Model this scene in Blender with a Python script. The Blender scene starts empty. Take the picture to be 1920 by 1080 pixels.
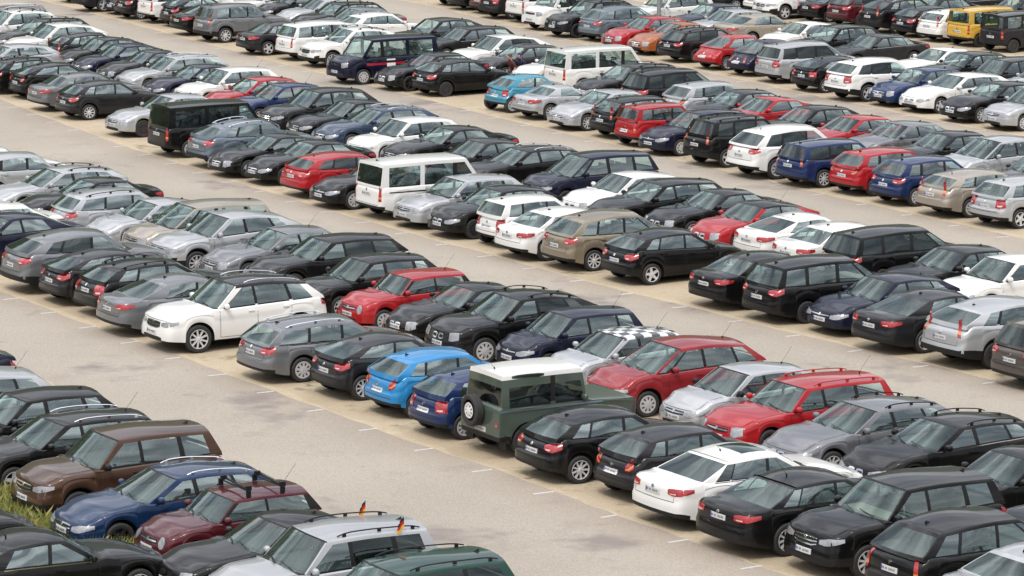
import bpy, bmesh, math, random
from math import sin, cos, pi, sqrt, radians
from mathutils import Vector, Matrix
from mathutils.bvhtree import BVHTree
random.seed(7)
SC = bpy.context.scene
COL = SC.collection

# ------------------------------------------------------------------ materials
def newmat(name):
    m = bpy.data.materials.new(name); m.use_nodes = True
    nt = m.node_tree
    return m, nt, nt.nodes['Principled BSDF']

def simple(name, rgb, rough=.5, metal=0., coat=0., spec=.5, var=0., scale=20.):
    m, nt, b = newmat(name)
    b.inputs['Base Color'].default_value = (*rgb, 1)
    b.inputs['Roughness'].default_value = rough
    b.inputs['Metallic'].default_value = metal
    b.inputs['Coat Weight'].default_value = coat
    b.inputs['Coat Roughness'].default_value = .04
    b.inputs['Specular IOR Level'].default_value = spec
    if var:
        tc = nt.nodes.new('ShaderNodeTexCoord'); n = nt.nodes.new('ShaderNodeTexNoise')
        n.inputs['Scale'].default_value = scale; n.inputs['Detail'].default_value = 3
        nt.links.new(tc.outputs['Object'], n.inputs['Vector'])
        mx = nt.nodes.new('ShaderNodeMix'); mx.data_type = 'RGBA'
        mx.inputs[6].default_value = (*[c*(1-var) for c in rgb], 1)
        mx.inputs[7].default_value = (*[min(1, c*(1+var)) for c in rgb], 1)
        nt.links.new(n.outputs['Fac'], mx.inputs[0]); nt.links.new(mx.outputs[2], b.inputs['Base Color'])
    return m

def paint(name, rgb, metal=0., rough=.3):
    # car paint: base coat under a clear coat, a thin film of road dust that gathers towards the sills
    m, nt, b = newmat(name + '_paint'); N = nt.nodes; K = nt.links
    b.inputs['Metallic'].default_value = metal
    b.inputs['Coat Weight'].default_value = .72 if max(rgb) < .03 else 1.
    b.inputs['Coat Roughness'].default_value = .05; b.inputs['Specular IOR Level'].default_value = .12; b.inputs['Coat IOR'].default_value = 1.36
    tc = N.new('ShaderNodeTexCoord'); n = N.new('ShaderNodeTexNoise')
    n.inputs['Scale'].default_value = 2.2; n.inputs['Detail'].default_value = 5
    oi = N.new('ShaderNodeObjectInfo')
    add = N.new('ShaderNodeVectorMath'); add.operation = 'ADD'
    K.new(tc.outputs['Object'], add.inputs[0])
    cmb = N.new('ShaderNodeCombineXYZ'); ml = N.new('ShaderNodeMath'); ml.operation = 'MULTIPLY'; ml.inputs[1].default_value = 40
    K.new(oi.outputs['Random'], ml.inputs[0]); K.new(ml.outputs[0], cmb.inputs[0]); K.new(cmb.outputs[0], add.inputs[1])
    K.new(add.outputs[0], n.inputs['Vector'])
    r = N.new('ShaderNodeMapRange'); r.inputs['From Min'].default_value = .35; r.inputs['From Max'].default_value = .75
    r.inputs['To Min'].default_value = 0.0; r.inputs['To Max'].default_value = .02
    K.new(n.outputs['Fac'], r.inputs['Value'])
    mx = N.new('ShaderNodeMix'); mx.data_type = 'RGBA'
    mx.inputs[6].default_value = (*rgb, 1); mx.inputs[7].default_value = (.24, .21, .17, 1)
    K.new(r.outputs[0], mx.inputs[0]); K.new(mx.outputs[2], b.inputs['Base Color'])
    r2 = N.new('ShaderNodeMapRange'); r2.inputs['To Min'].default_value = rough; r2.inputs['To Max'].default_value = rough+.06
    K.new(n.outputs['Fac'], r2.inputs['Value']); K.new(r2.outputs[0], b.inputs['Roughness'])
    return m

PAINTS = dict(
 black=((.0035,.0035,.004),.0), darkgrey=((.016,.016,.018),.15), grey=((.17,.175,.185),.45), silver=((.40,.41,.42),.4), white=((.66,.66,.64),0.),
 navy=((.006,.008,.024),.1), blue=((.008,.022,.08),.1), blue2=((.026,.046,.085),.3), blue3=((.006,.024,.072),.2), brightblue=((.022,.20,.44),.1), cyan=((.045,.225,.32),.1),
 red=((.31,.010,.014),.0), red2=((.235,.016,.020),.1), maroon=((.065,.006,.010),.1), brown=((.065,.032,.018),.3), brown2=((.088,.074,.066),.4), champagne=((.33,.29,.24),.4),
 gold=((.235,.195,.14),.4), orange=((.30,.09,.025),.1), yellow=((.56,.345,.055),0.), green=((.055,.075,.06),.0), green2=((.014,.05,.038),.2), greyblue=((.13,.16,.19),.45))
MAT = {k: paint(k, *v) for k, v in PAINTS.items()}
TRIM = simple('black_plastic', (.009,.009,.0095), .5, var=.2, spec=.3)
DARK = simple('underbody', (.012,.012,.012), .8)
INTER = simple('cabin_fabric', (.035,.034,.034), .7, var=.3, scale=9)
INTER2 = simple('light_cabin_fabric', (.20,.18,.15), .7, var=.3, scale=9)
RUBBER = simple('tyre_rubber', (.022,.022,.023), .75, var=.25, scale=6)
ALLOY = simple('alloy', (.60,.60,.61), .35, .25)
DALLOY = simple('dark_alloy', (.05,.05,.052), .35, .6)
HUBCAP = simple('hubcap_silver', (.50,.50,.51), .4, .2)
CHROME = simple('chrome', (.75,.76,.78), .12, 1.)
LAMP = simple('headlamp_glass', (.26,.27,.285), .08, .2, 1., var=.5, scale=7)
REDL = simple('tail_lamp_red', (.30,.008,.012), .15, 0., 1., var=.55, scale=12)
CLEARL = simple('tail_lamp_clear', (.62,.50,.48), .15, .1, 1.)
AMBER = simple('indicator_amber', (.55,.20,.04), .15, 0., 1.)
PLATE = simple('plate_white', (.52,.53,.535), .35, coat=.4)
PLATEB = simple('plate_blue', (.02,.06,.30), .35)
PLATEK = simple('plate_black', (.06,.06,.06), .4)
STEEL = simple('galvanised_steel', (.36,.37,.38), .45, .6, var=.15, scale=4)

def glass(name, tint, refl=1., r0=.085):
    m = bpy.data.materials.new(name); m.use_nodes = True
    nt = m.node_tree; N = nt.nodes; K = nt.links
    for n in list(N): N.remove(n)
    out = N.new('ShaderNodeOutputMaterial'); mix = N.new('ShaderNodeMixShader')
    tr = N.new('ShaderNodeBsdfTransparent'); tr.inputs[0].default_value = (*tint, 1)
    gl = N.new('ShaderNodeBsdfGlossy'); gl.inputs['Roughness'].default_value = .02
    gl.inputs['Color'].default_value = (.84, .98, .97, 1)
    tw = N.new('ShaderNodeTexCoord'); mw = N.new('ShaderNodeMapping'); mw.inputs['Scale'].default_value = (.7, 1., 2.6)
    nw = N.new('ShaderNodeTexNoise'); nw.inputs['Scale'].default_value = 1.5; nw.inputs['Detail'].default_value = 1.5; nw.noise_dimensions = '4D'
    ow = N.new('ShaderNodeObjectInfo'); mw2 = N.new('ShaderNodeMath'); mw2.operation = 'MULTIPLY'; mw2.inputs[1].default_value = 60
    K.new(ow.outputs['Random'], mw2.inputs[0]); K.new(mw2.outputs[0], nw.inputs['W'])
    K.new(tw.outputs['Object'], mw.inputs[0]); K.new(mw.outputs[0], nw.inputs['Vector'])
    bw = N.new('ShaderNodeBump'); bw.inputs['Strength'].default_value = .3; bw.inputs['Distance'].default_value = .010
    K.new(nw.outputs['Fac'], bw.inputs['Height']); K.new(bw.outputs[0], gl.inputs['Normal'])
    lw = N.new('ShaderNodeLayerWeight'); lw.inputs['Blend'].default_value = .5       # Schlick reflectance from the facing angle
    pw = N.new('ShaderNodeMath'); pw.operation = 'POWER'; pw.inputs[1].default_value = 4.6; K.new(lw.outputs['Facing'], pw.inputs[0])
    ma = N.new('ShaderNodeMath'); ma.operation = 'MULTIPLY_ADD'; ma.inputs[1].default_value = .92; ma.inputs[2].default_value = r0; K.new(pw.outputs[0], ma.inputs[0])
    K.new(ma.outputs[0], mix.inputs[0]); K.new(tr.outputs[0], mix.inputs[1]); K.new(gl.outputs[0], mix.inputs[2])
    # dust and water marks on the pane
    df = N.new('ShaderNodeBsdfDiffuse'); df.inputs[0].default_value = (.36, .41, .38, 1)
    tc = N.new('ShaderNodeTexCoord'); n = N.new('ShaderNodeTexNoise'); n.inputs['Scale'].default_value = 2.5; n.inputs['Detail'].default_value = 4
    K.new(tc.outputs['Object'], n.inputs['Vector'])
    r = N.new('ShaderNodeMapRange'); r.inputs['From Min'].default_value = .3; r.inputs['From Max'].default_value = .8
    r.inputs['To Min'].default_value = .005*refl; r.inputs['To Max'].default_value = .05*refl
    K.new(n.outputs['Fac'], r.inputs['Value'])
    m2 = N.new('ShaderNodeMixShader'); K.new(r.outputs[0], m2.inputs[0]); K.new(mix.outputs[0], m2.inputs[1]); K.new(df.outputs[0], m2.inputs[2])
    K.new(m2.outputs[0], out.inputs[0])
    return m
GLASS = glass('window_glass', (.70, .85, .80))
SGLASS = glass('side_window_glass', (.78, .89, .87), 1., .22)
DGLASS = glass('tinted_glass', (.10, .11, .11), .5)

# ------------------------------------------------------------------ mesh builder
class MB:
    def __init__(s): s.v = []; s.k = {}; s.f = []; s.m = []
    def vert(s, p):
        key = (round(p[0], 4), round(p[1], 4), round(p[2], 4))
        i = s.k.get(key)
        if i is None: i = len(s.v); s.k[key] = i; s.v.append(tuple(p))
        return i
    def face(s, pts, mat=0):
        ids = []
        for p in pts:
            i = s.vert(p)
            if i not in ids: ids.append(i)
        if len(ids) > 2: s.f.append(ids); s.m.append(mat)
    def grid(s, rows, mat=0, flip=False):
        for a in range(len(rows)-1):
            for b in range(len(rows[a])-1):
                q = [rows[a][b], rows[a][b+1], rows[a+1][b+1], rows[a+1][b]]
                if flip: q.reverse()
                s.face(q, mat(a, b) if callable(mat) else mat)
    def box(s, c, size, mat=0, rot=None):
        h = [x/2 for x in size]; P = []
        for x in (-1, 1):
            for y in (-1, 1):
                for z in (-1, 1):
                    p = Vector((x*h[0], y*h[1], z*h[2]))
                    if rot: p = rot @ p
                    P.append(p + Vector(c))
        for q in ((0,1,3,2), (4,6,7,5), (0,4,5,1), (2,3,7,6), (0,2,6,4), (1,5,7,3)): s.face([P[i] for i in q], mat)
    def tube(s, pts, rad, n=6, mat=0):
        rows = []
        for i, p in enumerate(pts):
            p = Vector(p); a = Vector(pts[max(0, i-1)]); b = Vector(pts[min(len(pts)-1, i+1)])
            t = (b-a).normalized(); u = t.cross(Vector((0, 0, 1)))
            if u.length < .1: u = t.cross(Vector((0, 1, 0)))
            u.normalize(); w = t.cross(u); r = rad[i] if isinstance(rad, (list, tuple)) else rad
            rows.append([p + u*(r*cos(2*pi*k/n)) + w*(r*sin(2*pi*k/n)) for k in range(n+1)])
        s.grid(rows, mat); s.face(rows[0][:-1], mat); s.face(rows[-1][:-1][::-1], mat)
    def mesh(s, name, mats, smooth=True, angle=38, recalc=False):
        me = bpy.data.meshes.new(name); me.from_pydata(s.v, [], s.f)
        for m in mats: me.materials.append(m)
        me.polygons.foreach_set('material_index', s.m)
        if recalc:
            bm = bmesh.new(); bm.from_mesh(me); bmesh.ops.recalc_face_normals(bm, faces=bm.faces); bm.to_mesh(me); bm.free()
        if smooth:
            me.polygons.foreach_set('use_smooth', [True]*len(me.polygons))
            me.set_sharp_from_angle(angle=radians(angle))
        me.update()
        return me

def link(name, me, parent=None, loc=None):
    o = bpy.data.objects.new(name, me); COL.objects.link(o)
    if parent is not None: o.parent = parent
    if loc is not None: o.location = loc
    return o

def curve(pts):
    """smooth interpolation through (x, y) knots"""
    n = len(pts); sl = []
    for i in range(n):
        if i == 0: sl.append((pts[1][1]-pts[0][1])/(pts[1][0]-pts[0][0]))
        elif i == n-1: sl.append((pts[-1][1]-pts[-2][1])/(pts[-1][0]-pts[-2][0]))
        else:
            a = (pts[i][1]-pts[i-1][1])/(pts[i][0]-pts[i-1][0]); b = (pts[i+1][1]-pts[i][1])/(pts[i+1][0]-pts[i][0])
            sl.append(0 if a*b <= 0 else 2*a*b/(a+b))
    def f(x):
        if x <= pts[0][0]: return pts[0][1]
        if x >= pts[-1][0]: return pts[-1][1]
        for i in range(n-1):
            if x <= pts[i+1][0]:
                h = pts[i+1][0]-pts[i][0]; t = (x-pts[i][0])/h
                return ((1+2*t)*(1-t)**2*pts[i][1] + t*(1-t)**2*h*sl[i] + t*t*(3-2*t)*pts[i+1][1] + t*t*(t-1)*h*sl[i+1])
    return f
def sstep(x, a=0., b=1.):
    t = max(0., min(1., (x-a)/(b-a))); return t*t*(3-2*t)
def lerp(a, b, t): return a+(b-a)*t

# ------------------------------------------------------------------ the kinds of car
# distances d are metres behind the nose, heights z above the ground
KINDS = {}
def kind(name, **k):
    base = dict(zn=.74, zt=.92, tk=.76, bow=.16, rail=False, clad=False, wr=.315, leanf=.10, leanr=.08, crown=.055, zb=.19, steep=False,
                lamps='slant', tails='side', grille='slim', rim='five', hoodup=.03, zp=.78, ant='fin', door5=True, fl=.028, chrome=False, darktail=True)
    base.update(k); KINDS[name] = base
kind('small', L=3.92, W=1.68, H=1.47, fo=.78, wb=2.47, dc=.98, zc=.97, r0=1.72, r1=3.26, zr1=1.36, dd=3.74, zd=.99, b0=.92, b1=1.05, wr=.30,
     spans=[(1.20,1.92,2.06,2.02),(2.14,2.10,2.96,2.86),(3.02,2.94,3.40,3.10)], zp=.66, tails='block', rim='cap')
kind('hatch', L=4.25, W=1.77, H=1.46, fo=.86, wb=2.62, dc=1.20, zc=.97, r0=1.98, r1=3.50, zr1=1.34, dd=4.04, zd=1.0, b0=.92, b1=1.05,
     spans=[(1.45,2.18,2.30,2.26),(2.38,2.34,3.20,3.04),(3.26,3.10,3.66,3.28)], zp=.70)
kind('sedan', L=4.75, W=1.82, H=1.45, fo=.86, wb=2.82, dc=1.40, zc=.98, r0=2.20, r1=3.42, zr1=1.385, dd=4.12, zd=1.03, zt=1.00, b0=.93, b1=1.0, wr=.325,
     spans=[(1.66,2.40,2.52,2.46),(2.60,2.54,3.40,3.22),(3.44,3.26,3.80,3.40)], grille='wide', zp=.74, rim='multi', leanr=.05, chrome=True)
kind('limo', L=5.0, W=1.9, H=1.46, fo=.90, wb=3.02, dc=1.48, zc=.99, r0=2.32, r1=3.50, zr1=1.385, dd=4.34, zd=1.04, zt=1.01, b0=.94, b1=1.02, wr=.345,
     spans=[(1.76,2.52,2.66,2.60),(2.74,2.68,3.62,3.38),(3.66,3.42,4.02,3.56)], grille='twin', zp=.80, rim='multi', leanr=.05, chrome=True)
kind('coupe', L=4.6, W=1.80, H=1.39, fo=.86, wb=2.72, dc=1.42, zc=.95, r0=2.22, r1=3.18, zr1=1.33, dd=4.02, zd=1.0, zt=.97, b0=.91, b1=.99, wr=.325,
     spans=[(1.68,2.42,2.84,2.74),(2.92,2.80,3.62,3.22)], grille='twin', zp=.72, door5=False, leanr=.05)
kind('estate', L=4.72, W=1.81, H=1.48, fo=.88, wb=2.78, dc=1.38, zc=.98, r0=2.18, r1=4.10, zr1=1.38, dd=4.54, zd=1.02, b0=.93, b1=1.01, wr=.32, rail=True,
     spans=[(1.64,2.38,2.50,2.46),(2.58,2.54,3.42,3.34),(3.50,3.42,4.26,3.96)], grille='wide', zp=.76, rim='multi', chrome=True)
kind('suv', L=4.58, W=1.88, H=1.69, fo=.88, wb=2.68, dc=1.26, zc=1.10, r0=2.00, r1=3.86, zr1=1.56, dd=4.36, zd=1.14, zn=.90, zt=1.05, b0=1.06, b1=1.16, wr=.355, zb=.26,
     rail=True, clad=True, spans=[(1.50,2.20,2.40,2.36),(2.48,2.44,3.34,3.22),(3.42,3.30,4.02,3.66)], grille='wide', zp=.82, tk=.77)
kind('suvl', L=4.82, W=1.93, H=1.77, fo=.90, wb=2.92, dc=1.36, zc=1.14, r0=2.12, r1=4.08, zr1=1.63, dd=4.60, zd=1.18, zn=.95, zt=1.08, b0=1.10, b1=1.20, wr=.375, zb=.27,
     rail=True, spans=[(1.62,2.34,2.56,2.50),(2.64,2.58,3.56,3.42),(3.66,3.52,4.26,3.88)], grille='wide', zp=.84, tk=.77)
kind('mpv', L=4.45, W=1.82, H=1.62, fo=.88, wb=2.68, dc=.98, zc=1.05, r0=1.94, r1=3.72, zr1=1.49, dd=4.24, zd=1.08, zn=.80, zt=1.0, b0=1.0, b1=1.08,
     spans=[(1.16,1.98,1.46,2.08),(1.54,2.14,2.46,2.42),(2.54,2.50,3.38,3.24),(3.46,3.32,3.98,3.56)], zp=.74, rim='cap')
kind('van', L=4.55, W=1.88, H=1.93, fo=.86, wb=2.80, dc=.72, zc=1.16, r0=1.34, r1=4.34, zr1=1.88, dd=4.46, zd=1.12, zn=1.0, zt=1.08, b0=1.12, b1=1.12, wr=.33, zb=.26, tk=.88, bow=.08,
     spans=[(.98,1.48,1.72,1.68),(1.88,1.84,2.90,2.88),(3.06,3.04,4.18,4.14)], leanf=.04, leanr=.02, crown=.05, lamps='block', tails='tall', zp=.86, rim='cap', steep=True, grille='slim')
kind('box', L=4.10, W=1.82, H=1.82, fo=.78, wb=2.68, dc=.86, zc=1.12, r0=1.56, r1=3.94, zr1=1.74, dd=4.02, zd=1.10, zn=.88, zt=1.05, b0=1.06, b1=1.12, wr=.31, zb=.24, tk=.86, bow=.12,
     spans=[(1.12,1.74,1.96,1.92),(2.08,2.04,2.90,2.86),(3.02,2.98,3.74,3.70)], leanf=.08, leanr=.02, lamps='round', tails='tall', zp=.72, rim='cap', steep=True)
kind('shorthatch', L=3.66, W=1.68, H=1.41, fo=.68, wb=2.47, dc=1.12, zc=.95, r0=1.66, r1=3.24, zr1=1.36, dd=3.52, zd=.98, zn=.78, b0=.92, b1=.97, wr=.30, tk=.80,
     spans=[(1.30,1.78,2.30,2.26),(2.36,2.32,3.26,3.12)], lamps='round', tails='block', zp=.66, rim='cap', door5=False, crown=.045, ant='whip')
kind('tallhatch', L=3.54, W=1.58, H=1.55, fo=.70, wb=2.30, dc=.86, zc=1.0, r0=1.46, r1=3.22, zr1=1.48, dd=3.42, zd=1.04, zn=.82, zt=.98, b0=.97, b1=1.05, wr=.285, tk=.82,
     spans=[(1.06,1.62,1.88,1.84),(1.96,1.92,2.70,2.66),(2.76,2.72,3.16,3.08)], lamps='block', tails='tall', zp=.62, rim='cap', steep=True)
kind('roundcoupe', L=4.10, W=1.72, H=1.50, fo=.80, wb=2.51, dc=1.10, zc=.98, r0=1.80, r1=2.76, zr1=1.46, dd=3.62, zd=1.02, zn=.70, zt=.86, b0=.93, b1=1.0, tk=.72, bow=.2, leanf=.16, leanr=.2, hoodup=.10,
     spans=[(1.34,1.98,2.40,2.34),(2.48,2.40,3.24,2.74)], lamps='round', tails='round', zp=.60, rim='five', door5=False, crown=.09)
kind('roadster', L=4.10, W=1.78, H=1.30, fo=.82, wb=2.43, dc=1.50, zc=.92, r0=2.10, r1=2.78, zr1=1.25, dd=3.36, zd=.95, zt=.92, b0=.88, b1=.94, wr=.315,
     spans=[(1.74,2.26,2.76,2.66)], grille='wide', zp=.66, door5=False, leanr=.06)
kind('offroader', L=3.52, W=1.76, H=1.97, fo=.60, wb=2.2, dc=1.16, zc=1.20, r0=1.34, r1=3.36, zr1=1.94, dd=3.42, zd=1.22, zn=1.12, zt=1.20, b0=1.20, b1=1.20, wr=.38, zb=.42, tk=.83, bow=.02, crown=.03,
     spans=[(1.32,1.44,2.06,2.04),(2.18,2.16,3.22,3.20)], leanf=.0, leanr=.0, lamps='round', tails='dots', zp=.62, rim='cap', steep=True, door5=False, hoodup=.0, ant='none')
# other makes of the same class of car
VARS = {('hatch','b'): dict(L=4.10, H=1.44, r0=1.92, r1=3.22, zr1=1.31, dd=3.94, zd=1.02, b1=1.07, spans=[(1.42,2.12,2.50,2.44),(2.58,2.50,3.52,3.02)], door5=False, wb=2.55),
 ('hatch','c'): dict(L=4.28, H=1.52, zn=.78, r0=1.90, r1=3.66, zr1=1.43, dd=4.10, zd=1.03, b0=.97, b1=1.04, spans=[(1.40,2.08,2.28,2.24),(2.38,2.34,3.22,3.14),(3.34,3.24,3.76,3.50)]),
 ('estate','b'): dict(H=1.45, r0=2.24, r1=3.98, zr1=1.33, dd=4.46, b1=1.05, spans=[(1.68,2.44,2.56,2.50),(2.66,2.60,3.46,3.32),(3.54,3.40,4.06,3.70)], zn=.72),
 ('estate','c'): dict(L=4.58, H=1.53, r0=2.04, r1=4.22, zr1=1.46, dd=4.44, b0=.95, b1=1.01, zn=.78, spans=[(1.56,2.24,2.42,2.38),(2.50,2.46,3.32,3.28),(3.42,3.38,4.20,4.06)], leanr=.04),
 ('suv','b'): dict(L=4.42, H=1.76, zn=.96, zc=1.14, b0=1.10, b1=1.17, r0=1.92, r1=3.98, zr1=1.68, dd=4.22, spans=[(1.46,2.10,2.34,2.30),(2.42,2.38,3.24,3.18),(3.36,3.28,3.94,3.80)], leanr=.04),
 ('suv','c'): dict(L=4.66, H=1.66, r0=2.06, r1=3.74, zr1=1.50, dd=4.40, b1=1.20, spans=[(1.54,2.26,2.46,2.42),(2.56,2.50,3.40,3.20),(3.50,3.28,3.90,3.52)], zn=.92),
 ('sedan','b'): dict(L=4.86, H=1.46, dc=1.50, r0=2.28, r1=3.36, zr1=1.37, dd=4.24, spans=[(1.76,2.48,2.60,2.54),(2.68,2.62,3.54,3.24)], zn=.77, b1=1.03),
 ('sedan','c'): dict(L=4.55, H=1.43, dc=1.30, r0=2.08, r1=3.26, zr1=1.36, dd=3.92, zd=1.0, zt=.97, zn=.72, spans=[(1.56,2.28,2.40,2.34),(2.48,2.42,3.26,3.06),(3.30,3.10,3.62,3.24)]),
 ('mpv','b'): dict(L=4.62, H=1.70, r0=1.90, r1=4.16, zr1=1.60, dd=4.44, zn=.86, b0=1.03, b1=1.08, spans=[(1.14,1.94,1.44,2.04),(1.54,2.12,2.48,2.44),(2.60,2.56,3.46,3.42),(3.58,3.54,4.22,4.06)], leanr=.04),
 ('coupe','b'): dict(L=4.45, dc=1.34, r0=2.10, r1=2.98, zr1=1.32, dd=3.96, spans=[(1.60,2.30,2.74,2.62),(2.82,2.68,3.46,3.02)], zn=.70),
 ('small','c'): dict(L=3.62, H=1.43, dc=1.0, r0=1.66, r1=2.86, zr1=1.35, dd=3.42, b0=.91, b1=1.03, spans=[(1.20,1.88,2.12,2.04),(2.22,2.12,3.02,2.64)], tk=.72, leanr=.15, bow=.2, wb=2.44, door5=False),
 ('small','b'): dict(L=3.75, H=1.52, dc=.90, r0=1.60, r1=3.36, zr1=1.44, dd=3.62, b0=.96, b1=1.03, spans=[(1.12,1.78,1.98,1.94),(2.06,2.02,2.84,2.78),(2.92,2.86,3.36,3.20)], zn=.78)}
FZ = [0, .07, .34, .62, .86, .945, .985, 1.0]
FY = [0, .03, .25, .52, .78, .875, .945, 1.0]
JC = [-1, -.955, -.86, -.5, 0, .5, .86, .955, 1]
SIDE_F = [0, .05, .16, .30, .46, .58, .69, .755, .84, .92, .97, 1.0]
SIDE_Y = [.94, .975, .988, .996, 1., .992, .981, .991, .979, .962, .948, .915]
TJ = [-1, -.8, -.45, 0, .45, .8, 1]

class Build: pass
def build_kind(kname):
    P = KINDS[kname]; kname = kname.split('_')[0]; L, W, H = P['L'], P['W'], P['H']; B = Build(); B.P = P
    dc, dd = P['dc'], P['dd']; boxy = kname == 'offroader'
    belt = lambda d: lerp(P['b0'], P['b1'], max(0, min(1, (d-dc)/(dd-dc))))
    hk = [(0, P['zn']-.085), (.05, P['zn']-.012), (.2, P['zn']+.025), (dc*.55, lerp(P['zn'], P['zc'], .62)+P['hoodup']), (dc, P['zc'])]
    if boxy: hk = [(0, P['zn']-.04), (.03, P['zn']), (.2, P['zn']+.01), (dc, P['zc']-.02)]
    hood = curve(hk)
    tl = [(dd-.02, P['zd']), (L-.16, P['zt']+.015), (L-.05, P['zt']-.03), (L, P['zt']-.12)] if dd < L-.3 else [(dd-.02, P['zd']), (L-.04, P['zt']-.02), (L, P['zt']-.10)]
    tail = curve(tl)
    def ztop(d):
        if d <= dc: return hood(d)
        if d >= dd: return tail(d)
        return lerp(hood(dc), belt(d), sstep(d, dc, dc+.3)) if d < dc+.3 else lerp(belt(d), P['zd'], sstep(d, dd-.2, dd))
    def hw(d):
        e = min(d, L-d); w = W/2
        a = (.10 if d < L/2 else .07) * (0.3 if boxy else 1)
        if e < 1.0: w *= 1-a*(1-e/1.0)**2
        rc = .17 if not boxy else .03
        if e < rc: w -= (.10 if not boxy else .02)*(1-sqrt(max(0, 1-(1-e/rc)**2)))
        return w
    def deform(d, y, z):
        x = L/2-d
        k = (y/(W/2))**2
        bf = (.13 if not (boxy or P['steep']) else .05 if not boxy else .0)
        x -= k*bf*sstep(.9-d, 0, .9) ; x += k*bf*.75*sstep(d-(L-.7), 0, .7)
        x -= P['leanf']*sstep(z, .45, P['zn'])*sstep(.6-d, 0, .6)
        x += (P['leanr']*.65*sstep(z, .58, .66)+P['leanr']*.6*sstep(z, .64, P['zt']+.1))*sstep(d-(L-.5), 0, .5)
        return Vector((x, y, z))
    ax = [P['fo'], P['fo']+P['wb']]; wr = P['wr']; R = wr+.06; zc_ = wr+.01
    st = {0, .05, .11, .17, L, L-.035, L-.09, L-.17, dc, dd}
    for a in ax:
        for k in range(-7, 8): st.add(a+R*sin(k/7*pi/2))
        st.add(a-R-.004); st.add(a+R+.004)
    d = .26
    while d < L-.2:
        if all(abs(d-s) > .05 for s in st): st.add(d)
        d += .12
    st = sorted(st)
    def zlow(d):
        z = P['zb']; e = min(d, L-d)
        if e < .62 and not boxy: z += (.06 if d < L/2 else .15)*(1-e/.62)**1.3
        for a in ax:
            if abs(d-a) <= R: z = max(z, zc_+sqrt(max(0, R*R-(d-a)**2)))
        return z
    mb = MB(); rings = []
    for d in st:
        zl, zt, w = zlow(d), ztop(d), hw(d)
        hc = P['hoodup']*.9 if (d < dc or d > dd) else 0
        zs = zt-hc-.01
        flare = 0
        for a in ax:
            if abs(d-a) < R+.12: flare = max(flare, P['fl']*sstep(R+.12-abs(d-a), 0, .12))
        side = []
        for f, yy in zip(SIDE_F, SIDE_Y):
            z = lerp(zl, zs, f)
            y = w*yy
            if boxy: y = w*(1 if f < .97 else .985)
            zrel = (z-P['zb'])/(zs-P['zb'])
            y += flare*(1-sstep(zrel, .45, .85))*(1 if f > .02 else .6)
            if f == 0: y -= .05
            side.append((y, z))
        ys = side[-1][0]
        inner = [(ys*j, zs+hc*(1-abs(j)**3)+.014*(1-j**2) - (.05*(1-j**8) if dc+.02 < d < dd-.02 else 0)) for j in TJ]
        left = [deform(d, y, z) for y, z in side]; right = [deform(d, -y, z) for y, z in side]
        top = [deform(d, -y, z) for y, z in inner]          # from left (+y) to right
        yb_ = side[0][0]*.62
        ring = [deform(d, 0, zl if zl > P['zb']+.1 else zl+.0), deform(d, yb_, zl)] + left + top[1:-1] + right[::-1] + [deform(d, -yb_, zl), deform(d, 0, zl)]
        rings.append(ring)
    ns = len(SIDE_F); nb = 2+2*(ns-1)+len(TJ)-1; cl = .20 if P['clad'] else .06
    def mat(a, b):
        dm = (st[a]+st[a+1])/2
        if b < 2 or b >= nb: return 2
        i = b-2
        if i >= ns-1 and i < ns-1+len(TJ)-1:
            return 4 if dc+.01 < dm < dd-.01 else 0
        k = i if i < ns-1 else nb-1-b
        if 0 <= k < ns-1:
            z = (rings[a][2+k][2]+rings[a+1][2+k+1][2])/2
            near = any(abs(dm-x) < R+.05 for x in ax)
            if k == 0 or (P['darktail'] and dm > L-.24 and k <= 1) or (P['clad'] and (z < P['zb']+.27 or (near and k <= 1))): return 1
        return 0
    mb.grid(rings, mat)
    # end caps
    for ring, fl in ((rings[0], True), (rings[-1], False)):
        lft = ring[2:2+ns]; tp = ring[2+ns-1:2+ns-1+len(TJ)]
        d = st[0] if fl else st[-1]
        rows = []
        for k in range(ns-1):
            y, z = lft[k].y, lft[k].z
            rows.append([deform(d, -y*j, z) for j in TJ])
        rows.append(tp)
        dark = lambda a, b: 1 if (a == 0 or (not fl and a <= 1 and P['darktail']) or (P['clad'] and a <= 2)) else 0
        mb.grid(rows, dark, flip=fl)
    # greenhouse -----------------------------------------------------------
    yb = lambda d: hw(max(.3, min(L-.3, d)))*.918-.005
    sp = P['spans']; bow0, bow1 = P['bow'], P['bow']*.62
    r0, r1 = P['r0'], P['r1']
    zroof = curve([(r0, H-P['crown']-(.03 if not P['steep'] else .015)), (lerp(r0, r1, .38), H-P['crown']), (r1, P['zr1']-P['crown']*.6)])
    yr0 = P['tk']*W/2
    yroof = lambda d: yr0*(1-.06*sstep(d, lerp(r0, r1, .5), r1)-.03*sstep(-d, -lerp(r0, r1, .4), -r0))
    knots = [(dc+.10, r0, 'p')]
    for (a, ra, b, rb) in sp: knots.append((a, ra, 'g')); knots.append((b, rb, 'p'))
    knots.append((dd, r1, 'e'))
    cols = []                                                    # (belt d, roof d, cell kind)
    for i in range(len(knots)-1):
        a, b = knots[i], knots[i+1]; n = max(1, int((b[1]-a[1])/.28)+ (1 if a[2] == 'g' else 0))
        for k in range(n): cols.append((lerp(a[0], b[0], k/n), lerp(a[1], b[1], k/n), i))
    cols.append((knots[-1][0], knots[-1][1], len(knots)-2))
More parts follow.
